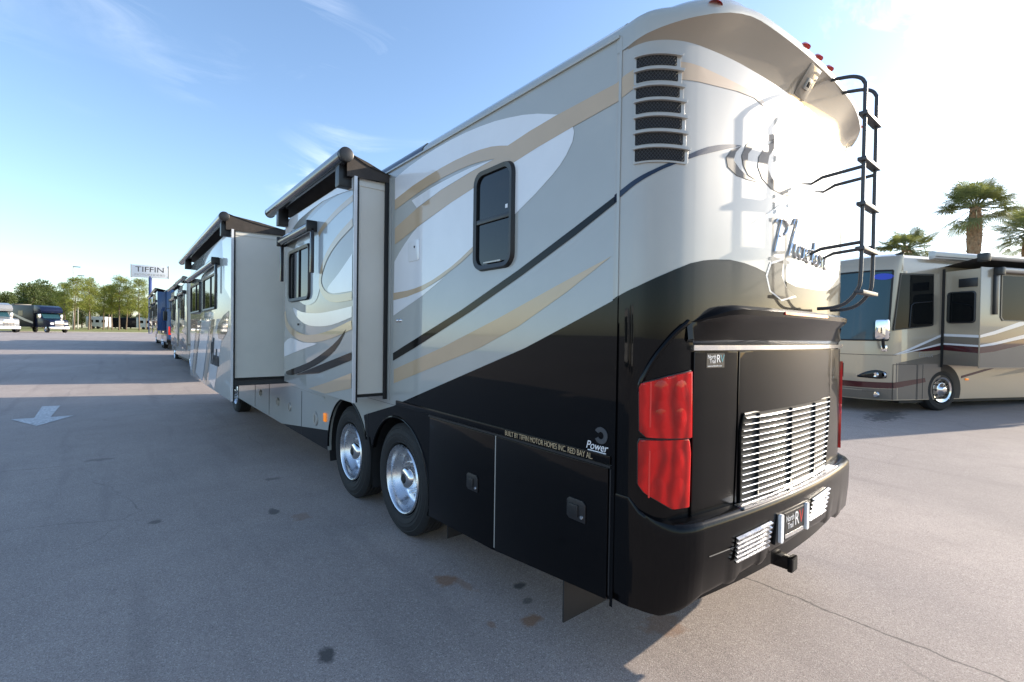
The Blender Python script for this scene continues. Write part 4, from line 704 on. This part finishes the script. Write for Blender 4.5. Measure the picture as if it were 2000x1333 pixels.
esheet('maroon_stripe', [(-1.50, .70), (-.55, .80), (-.52, .70), (-1.50, .56)], .003, 'ess_maroon'); esheet('lower_paint', [(-1.45, 1.15), (-.2, 1.35), (-.05, 1.4), (-.05, .3), (-1.45, .3)], .002, 'ess_dark'); esheet('white_stripe', [(-1.56, 1.34), (-1.2, 1.45), (-.08, 1.84), (-.08, 1.78), (-1.1, 1.43)], .004, 'white_paint'); esheet('white_stripe', [(-1.5, 1.34), (-.08, 1.63), (-.08, 1.58), (-1.2, 1.38)], .004, 'white_paint'); esheet('brown_panel', [(-1.1, 1.43), (-.08, 1.78), (-.08, 1.63), (-1.2, 1.40)], .003, 'ess_dark'); esheet('maroon_stripe', [(-1.0, 1.42), (-.08, 1.58), (-.08, 1.46), (-.6, 1.43)], .0035, 'ess_maroon')
esheet('maroon_stripe', [(.62, .84), (1.4, 1.0), (1.9, 1.05), (1.0, .86), (.62, .78)], .003, 'ess_maroon'); esheet('tan_stripe', [(1.6, .80), (3.2, 1.1), (3.2, .95)], .003, 'rv_gold')
text('side_lettering', 'Essex', .16, 'galv', eroot, (-.78, -.006, 1.30), (R(90), 0, 0), shear=.15, sx=1.3)
for a, b, c, d in ((-1.54, -.81, .29, 1.12), (-.78, -.62, .29, 1.12)): ep(MB().tube([(a, -.002, c), (a, -.002, d), (b, -.002, d), (b, -.002, c)], .006, 4), 'bay_door_seam', 'rubber', 0)
ep(MB().box(.76, .86, -.02, 0, .73, .78), 'side_marker', 'amber', 30, .008)
for x in (0, 7.0, 8.2):
    for y_, s in ((0.0, 1), (2.54, -1)):
        wh = thing_part('wheel', eroot, (x, y_, .51)); f = s
        obj('tyre', MB().lathe([(f*.04, .3), (-f*.012, .37), (f*.0, .46), (f*.05, .51), (f*.25, .51), (f*.27, .4)], (0, 0, 0), 'y', 40).mesh('tyre'), 'tyre', wh)
        obj('rim', MB().lathe([(-f*.07, .05), (-f*.06, .09), (-f*.02, .11), (f*.0, .17), (f*.01, .24), (-f*.005, .27), (-f*.016, .30)], (0, 0, 0), 'y', 40, True).mesh('rim', 50), 'chrome', wh)
        hb = MB()
        for k in range(10): hb.lathe([(-f*.03, .018), (f*.03, .018)], (.205*math.cos(k*.628), 0, .205*math.sin(k*.628)), 'y', 8, True)
        obj('hand_holes', hb.mesh('hand_holes'), 'rubber', wh); ep(MB().prism([(x+.62*math.cos(R(g)), .51+.62*math.sin(R(g))) for g in range(-20, 201, 10)], 'y', -.0015 if s > 0 else 2.5, .3 if s > 0 else 2.5415), 'wheel_well', 'rubber', 0)

# ================================================================ trucks far left
def super_c(label, loc, rz, ma, mb_, mc):
    t = thing('truck_motorhome', label, 'motorhome', loc, rz); p = lambda m_, n, mm, sm=35, bv=0, par=None: m_.build(n, mm, par or t, sm, bv)
    # local +y is forward, x 0..2.5
    p(MB().box(0, 2.5, -9.5, -2.0, .75, 3.75), 'coach_body', ma, 30, .06); p(MB().prism([(-2.2, 2.6), (-2.2, 3.75), (-1.3, 3.72), (-.55, 3.45), (-.3, 3.0), (-.4, 2.7)], 'x', .02, 2.48), 'overcab', mb_, 30, .06)
    p(MB().prism([(-2.1, .7), (-2.1, 2.65), (-.95, 2.65), (-.35, 1.9), (1.15, 1.72), (1.3, 1.5), (1.3, .8)], 'x', .2, 2.3), 'cab_and_hood', mb_, 30, .06)
    p(MB().prism([(-.93, 2.58), (-.38, 1.95), (-.36, 1.98), (-.9, 2.62)], 'x', .32, 2.18), 'windshield', 'glass_teal', 0)
    for x in (.19, 2.30): p(MB().prism([(-1.75, 1.95), (-1.75, 2.5), (-1.1, 2.5), (-.7, 1.95)], 'x', x, x+.012), 'door_window', 'glass', 0)
    g = p(MB().box(.75, 1.75, 1.28, 1.34, .85, 1.6), 'grille', 'chrome', 30, .03)
    for k in range(7): p(MB().box(.8+k*.135, .86+k*.135, 1.335, 1.36, .9, 1.55), 'grille_bar', 'dark_metal', 0, 0, g)
    p(MB().box(.15, 2.35, 1.2, 1.48, .45, .8), 'bumper', mc, 30, .05)
    for x in (.28, 1.85): p(MB().box(x, x+.4, 1.22, 1.33, 1.1, 1.35), 'headlight', 'letter_white', 30, .04)
    for x in (-.1, 2.35): p(MB().box(x, x+.25, -.75, -.62, 1.9, 2.5), 'mirror', 'chrome', 30, .03)
    for x, s in ((.12, 1), (2.38, -1)):
        for y in (.55, -6.4):
            wh = thing_part('wheel', t, (x, y, .5)); obj('tyre', MB().lathe([(s*.03, .3), (-s*.0, .4), (s*.04, .5), (s*.25, .5), (s*.27, .4)], (0, 0, 0), 'x', 24).mesh('tyre'), 'tyre', wh); obj('rim', MB().lathe([(-s*.05, .06), (s*.02, .13), (s*.04, .26), (s*.0, .3)], (0, 0, 0), 'x', 20, True).mesh('rim'), 'chrome', wh)
    for x in (-.004, 2.504): 
        q = MB().add([(x, -9.4, 2.9), (x, -7.0, 2.75), (x, -4.0, 1.9), (x, -2.1, 1.45), (x, -2.1, 1.2), (x, -4.2, 1.6), (x, -7.2, 2.5), (x, -9.4, 2.65)], [tuple(range(8))]); p(q, 'paint_swoosh', 'truck_grey', 0)
        for y0 in (-8.2, -5.6): p(MB().box(x-.01, x+.01, y0, y0+1.1, 2.3, 3.0), 'window', 'glass', 0)
    p(MB().box(.3, 2.2, -8, -7.2, 3.75, 4.0), 'roof_air_conditioner', 'black_plastic', 30, .05); p(MB().box(-.12, -.0, -9.2, -2.4, 3.5, 3.68), 'patio_awning', 'black_plastic', 30, .03)
    return t
super_c('dark blue truck-chassis motorhome with chrome grille, parked far left near the pines', (-8.08, 90.5, gz(0, 80)), R(210.5), 'truck_black', 'truck_blue', 'chrome')
super_c('white-fronted truck-chassis motorhome cut off by the left edge of the photo', (-12.35, 85.5, gz(0, 80)), R(213), 'truck_grey', 'truck_grey', 'truck_white')

# ================================================================ trees
rnd = random.Random(5)
def clump(mb, c, r, n, ln, wd_, flat=1):
    for _ in range(n):
        d = Vector((rnd.gauss(0, 1), rnd.gauss(0, 1), rnd.gauss(0, flat))).normalized(); p = Vector(c)+d*r*rnd.random()**.4
        t = (d+Vector((rnd.gauss(0, .5), rnd.gauss(0, .5), rnd.gauss(0, .5)+.2))).normalized(); s = t.orthogonal().normalized(); s.rotate(Matrix.Rotation(rnd.random()*6.3, 3, t))
        l = ln*rnd.uniform(.6, 1.3); mb.add([p-s*wd_, p+s*wd_, p+t*l], [(0, 1, 2)])
def pine(h, seed):
    global rnd; rnd = random.Random(seed); tr = MB(); cr = MB(); bend = rnd.uniform(-.3, .3)
    path = [(bend*math.sin(z/h*2.2), .15*math.sin(z/h*3+seed), z) for z in [h*i/9 for i in range(10)]]
    tr.tube(path, [.17*(1-.85*i/9) for i in range(10)], 8)
    nb = 34
    for k in range(nb):
        u = .38+.62*(k/nb); z = h*u; a = k*2.4+rnd.uniform(-.5, .5); ln = (.25+1.0*math.sin(math.pi*min(1, (1.02-u)/.74))**.8)*h*.165*rnd.uniform(.6, 1.25)
        b = Vector((bend*math.sin(u*2.2), .15*math.sin(u*3+seed), z)); e = b+Vector((math.cos(a)*ln, math.sin(a)*ln, ln*rnd.uniform(.05, .5)))
        m_ = b.lerp(e, .55)+Vector((0, 0, -.04*ln)); tr.tube([b, m_, e], [.035, .022, .01], 5)
        for f in (.45, .7, 1.0):
            if rnd.random() < .92: clump(cr, b.lerp(e, f)+Vector((rnd.uniform(-.15, .15), rnd.uniform(-.15, .15), .1)), h*.05*rnd.uniform(.8, 1.4), 62, .34, .04, .7)
    clump(cr, (path[-1][0], path[-1][1], h), h*.04, 60, .3, .035)
    return tr.mesh('trunk'), cr.mesh('crown', 0)
def bush(h, seed):
    global rnd; rnd = random.Random(seed); tr = MB(); cr = MB(); tr.tube([(0, 0, 0), (.1, 0, h*.3), (0, .1, h*.65)], [.2, .15, .06], 8)
    for k in range(40):
        a = rnd.random()*6.3; u = rnd.random(); r_ = h*.42*math.sqrt(rnd.random())*math.sin(math.pi*(.2+.75*u)); c = (r_*math.cos(a), r_*math.sin(a), h*(.22+.75*u)); tr.tube([(0, 0, h*(.15+.4*u)), c], [.05, .015], 5); clump(cr, c, h*.14*rnd.uniform(.7, 1.3), 190, .3, .1)
    return tr.mesh('trunk'), cr.mesh('crown', 0)
pines = [pine(11, s) for s in (3, 8, 14)]; bushes = [bush(8, s) for s in (21, 22)]
def tree(name, label, x, y, meshes, lm, sc_, rz, group):
    t = thing(name, label, 'tree', (x, y, gz(x, y)+(.35 if y > 100 else 0)), rz, group); t.scale = (sc_,)*3; obj('trunk', meshes[0], 'bark', t); obj('crown', meshes[1], lm, t)
def at(px, y):                                   # lateral position of something seen at that bearing, y metres up the lot
    a = math.atan((px-1000)/929)+.6885; return -1.97+(y+1.44)*math.tan(a)
PT = [(127, 128, .92, 'slender pine just right of the dark blue truck-chassis motorhome'), (146, 122, 1.0, 'tall twin-trunked looking pine right of the dark blue truck'), (172, 126, 1.03, 'pine with pale trunk below the shorter street lamp'), (178, 140, .95, 'pine standing behind the pale-trunked one'), (203, 132, .9, 'shorter pine in the middle of the row'), (211, 150, 1.05, 'darker pine set back in the middle of the row'), (219, 130, .95, 'pine with thin leaning trunk left of the straight one'), (234, 128, 1.12, 'tallest pine with straight pale trunk in the row'), (247, 138, .95, 'thin pine right of the tallest one'), (272, 126, 1.08, 'pine beside the sign pole, last of the row'), (286, 150, .8, 'small pine half hidden behind the blue motorhome')]
for i, (px, y, s, lb) in enumerate(PT): tree('pine_tree', lb, at(px, y), y, pines[i % 3], 'pine_needles', s*.88, i*1.9, 'pines on the grass verge')
LT = ['leftmost', 'second from left', 'third from left', 'fourth from left', 'fifth from left', 'sixth from left', 'seventh from left', 'eighth from left', 'ninth from left', 'tenth from left', 'eleventh from left', 'twelfth from left', 'thirteenth from left', 'rightmost']
for i, (px, y, s) in enumerate([(-60, 150, 1.0), (-25, 160, 1.1), (8, 150, .95), (35, 165, 1.0), (62, 155, 1.25), (84, 160, 1.35), (100, 170, 1.2), (118, 175, 1.1), (160, 210, 1.1), (195, 215, 1.0), (225, 210, 1.1), (255, 215, 1.2), (290, 210, 1.1), (320, 215, 1.1)]):
    tree('leafy_tree', LT[i]+' dark leafy tree of the far line behind the trucks and pines', at(px, y), y, bushes[i % 2], 'dark_leaves', s, i*1.3, 'dark trees of the far tree line')
# palms behind the tan coach
def palm(label, x, y, h, seed, nf=26, rr_=1.5):
    global rnd; rnd = random.Random(seed); t = thing('palm_tree', label, 'palm', (x, y, gz(x, y)), 0, 'palms behind the tan motorhome'); tr = MB(); n = 14
    tr.tube([(.12*math.sin(i*.5), 0, h*i/n) for i in range(n+1)], [.20+(.10 if i > 9 else 0)*math.sin((i-9)/5*3.1) for i in range(n+1)], 10)
    for k in range(60):
        z = h*(.62+.38*k/60); a = k*2.4; r_ = .22+.08*math.sin((k/60)*3.1); d = Vector((math.cos(a), math.sin(a), 0)); s = Vector((-d.y, d.x, 0)); p = Vector((.12*math.sin(z/h*7), 0, z))+d*(r_-.05)
        tr.add([p-s*.06, p+s*.06, p+d*.13+Vector((0, 0, .22))+s*.03, p+d*.13+Vector((0, 0, .22))-s*.03], [(0, 1, 2, 3)])
    tr.build('trunk', 'palm_boot', t, 40); cr = MB()
    for k in range(nf):
        a = k*2.4; el = rnd.uniform(-.75, 1.2); d = Vector((math.cos(a)*math.cos(el), math.sin(a)*math.cos(el), math.sin(el))); b = Vector((.1, 0, h)); l = rr_*rnd.uniform(.55, .8); e = b+d*l+Vector((0, 0, -.12*l))
        cr.tube([b, b+d*l*.55, e], [.03, .02, .014], 4); s = d.cross(Vector((0, 0, 1))).normalized(); up = s.cross(d)
        for j in range(34):
            g = R(-120+240*j/33); v = d*math.cos(g)+s*math.sin(g); ln = rr_*.62*(1-.25*abs(g)/2)*rnd.uniform(.85, 1.1); q = v.cross(up).normalized()*.024; m_ = e+v*ln*.55+up*.03; tip = e+v*ln+Vector((0, 0, -.22*ln*rnd.uniform(.4, 1.4)))
            cr.add([e, m_-q, tip, m_+q], [(0, 1, 2, 3)])
    cr.build('crown', 'palm_leaf', t, 0)
def atd(px, d):                                  # ground point at bearing px and optical depth d
    k = (px-1000)/929; return (-1.97+d*(math.sin(yaw)+k*math.cos(yaw)), -1.44+d*(math.cos(yaw)-k*math.sin(yaw)))
for px, d, h, sd_, lb, rr_ in ((1765, 27, 6.4, 1, 'low palm with only its crown above the tan coach roof, left of the tall palm', 1.75), (1897, 24, 8.0, 2, 'tall palm with thick brown booted trunk above the tan coach', 1.9), (2005, 25, 7.0, 3, 'palm cut by the right edge of the photo', 1.9)):
    x, y = atd(px, d); palm(lb, x, y, h, sd_, 46, rr_*.82)

# ================================================================ sign, lamps, things behind the pines
def sign():
    y = 92; x = at(293, y); t = thing('sign', 'tall white roadside sign on a blue post above the parked row', 'sign', (x, y, gz(x, y)), R(-16))
    MB().tube([(0, 0, 0), (0, 0, 8.9)], .22, 16).build('post', 'sign_blue', t); MB().box(-2.35, 2.35, -.2, .2, 8.7, 10.6).build('sign_box', 'sign_white', t, 30, .03)
    MB().box(-2.45, -2.35, -.22, .22, 8.65, 10.65).build('sign_frame', 'galv', t, 0); MB().box(2.35, 2.45, -.22, .22, 8.65, 10.65).build('sign_frame', 'galv', t, 0)
    text('sign_lettering', 'TIFFIN', 1.15, 'letter_dark', t, (0, -.21, 9.55), (R(90), 0, 0), 'CENTER', .01, 1.15); text('sign_lettering', 'MOTORHOMES', .42, 'galv', t, (0, -.21, 8.98), (R(90), 0, 0), 'CENTER', .01, 1.35)
sign()
for px, y, h, lb in ((143, 145, 14.5, 'taller slim street lamp rising above the pines at left'), (152, 160, 13.8, 'shorter slim street lamp just right of the taller one')):
    x = at(px, y); t = thing('street_lamp', lb, 'street lamp', (x, y, gz(x, y)), 0, 'lamps above the pines'); MB().tube([(0, 0, 0), (0, 0, h)], [.12, .07], 8).build('pole', 'galv', t); MB().box(-.1, 1.2, -.15, .15, h-.05, h+.12).build('lamp_head', 'dark_metal', t, 30, .03)
def trailer(label, px, y, ln, m, z=1.3):
    x = at(px, y); t = thing('travel_trailer', label, 'trailer', (x, y, gz(x, y)+.5), R(-38)); MB().box(-ln/2, ln/2, 0, 2.4, .5, 3.2).build('trailer_body', m, t, 30, .12); w_ = MB()
    for k in range(3): MB().box(-ln/2+1+k*ln/3.2, -ln/2+1.9+k*ln/3.2, -.02, 0, 1.7, 2.4).build('window', 'glass', t, 0)
    for k in (-.6, .6): MB().lathe([(0, .1), (-.01, .36), (.2, .36)], (k, 0, .36), 'y', 16, True).build('wheel', 'tyre', t)
trailer('white travel trailer glimpsed between the pine trunks, left of the dark one', 186, 165, 5, 'truck_white'); trailer('long dark trailer glimpsed between the pine trunks', 238, 170, 14, 'truck_black'); trailer('white trailer end glimpsed right of the last pine trunk', 284, 160, 5, 'truck_white')
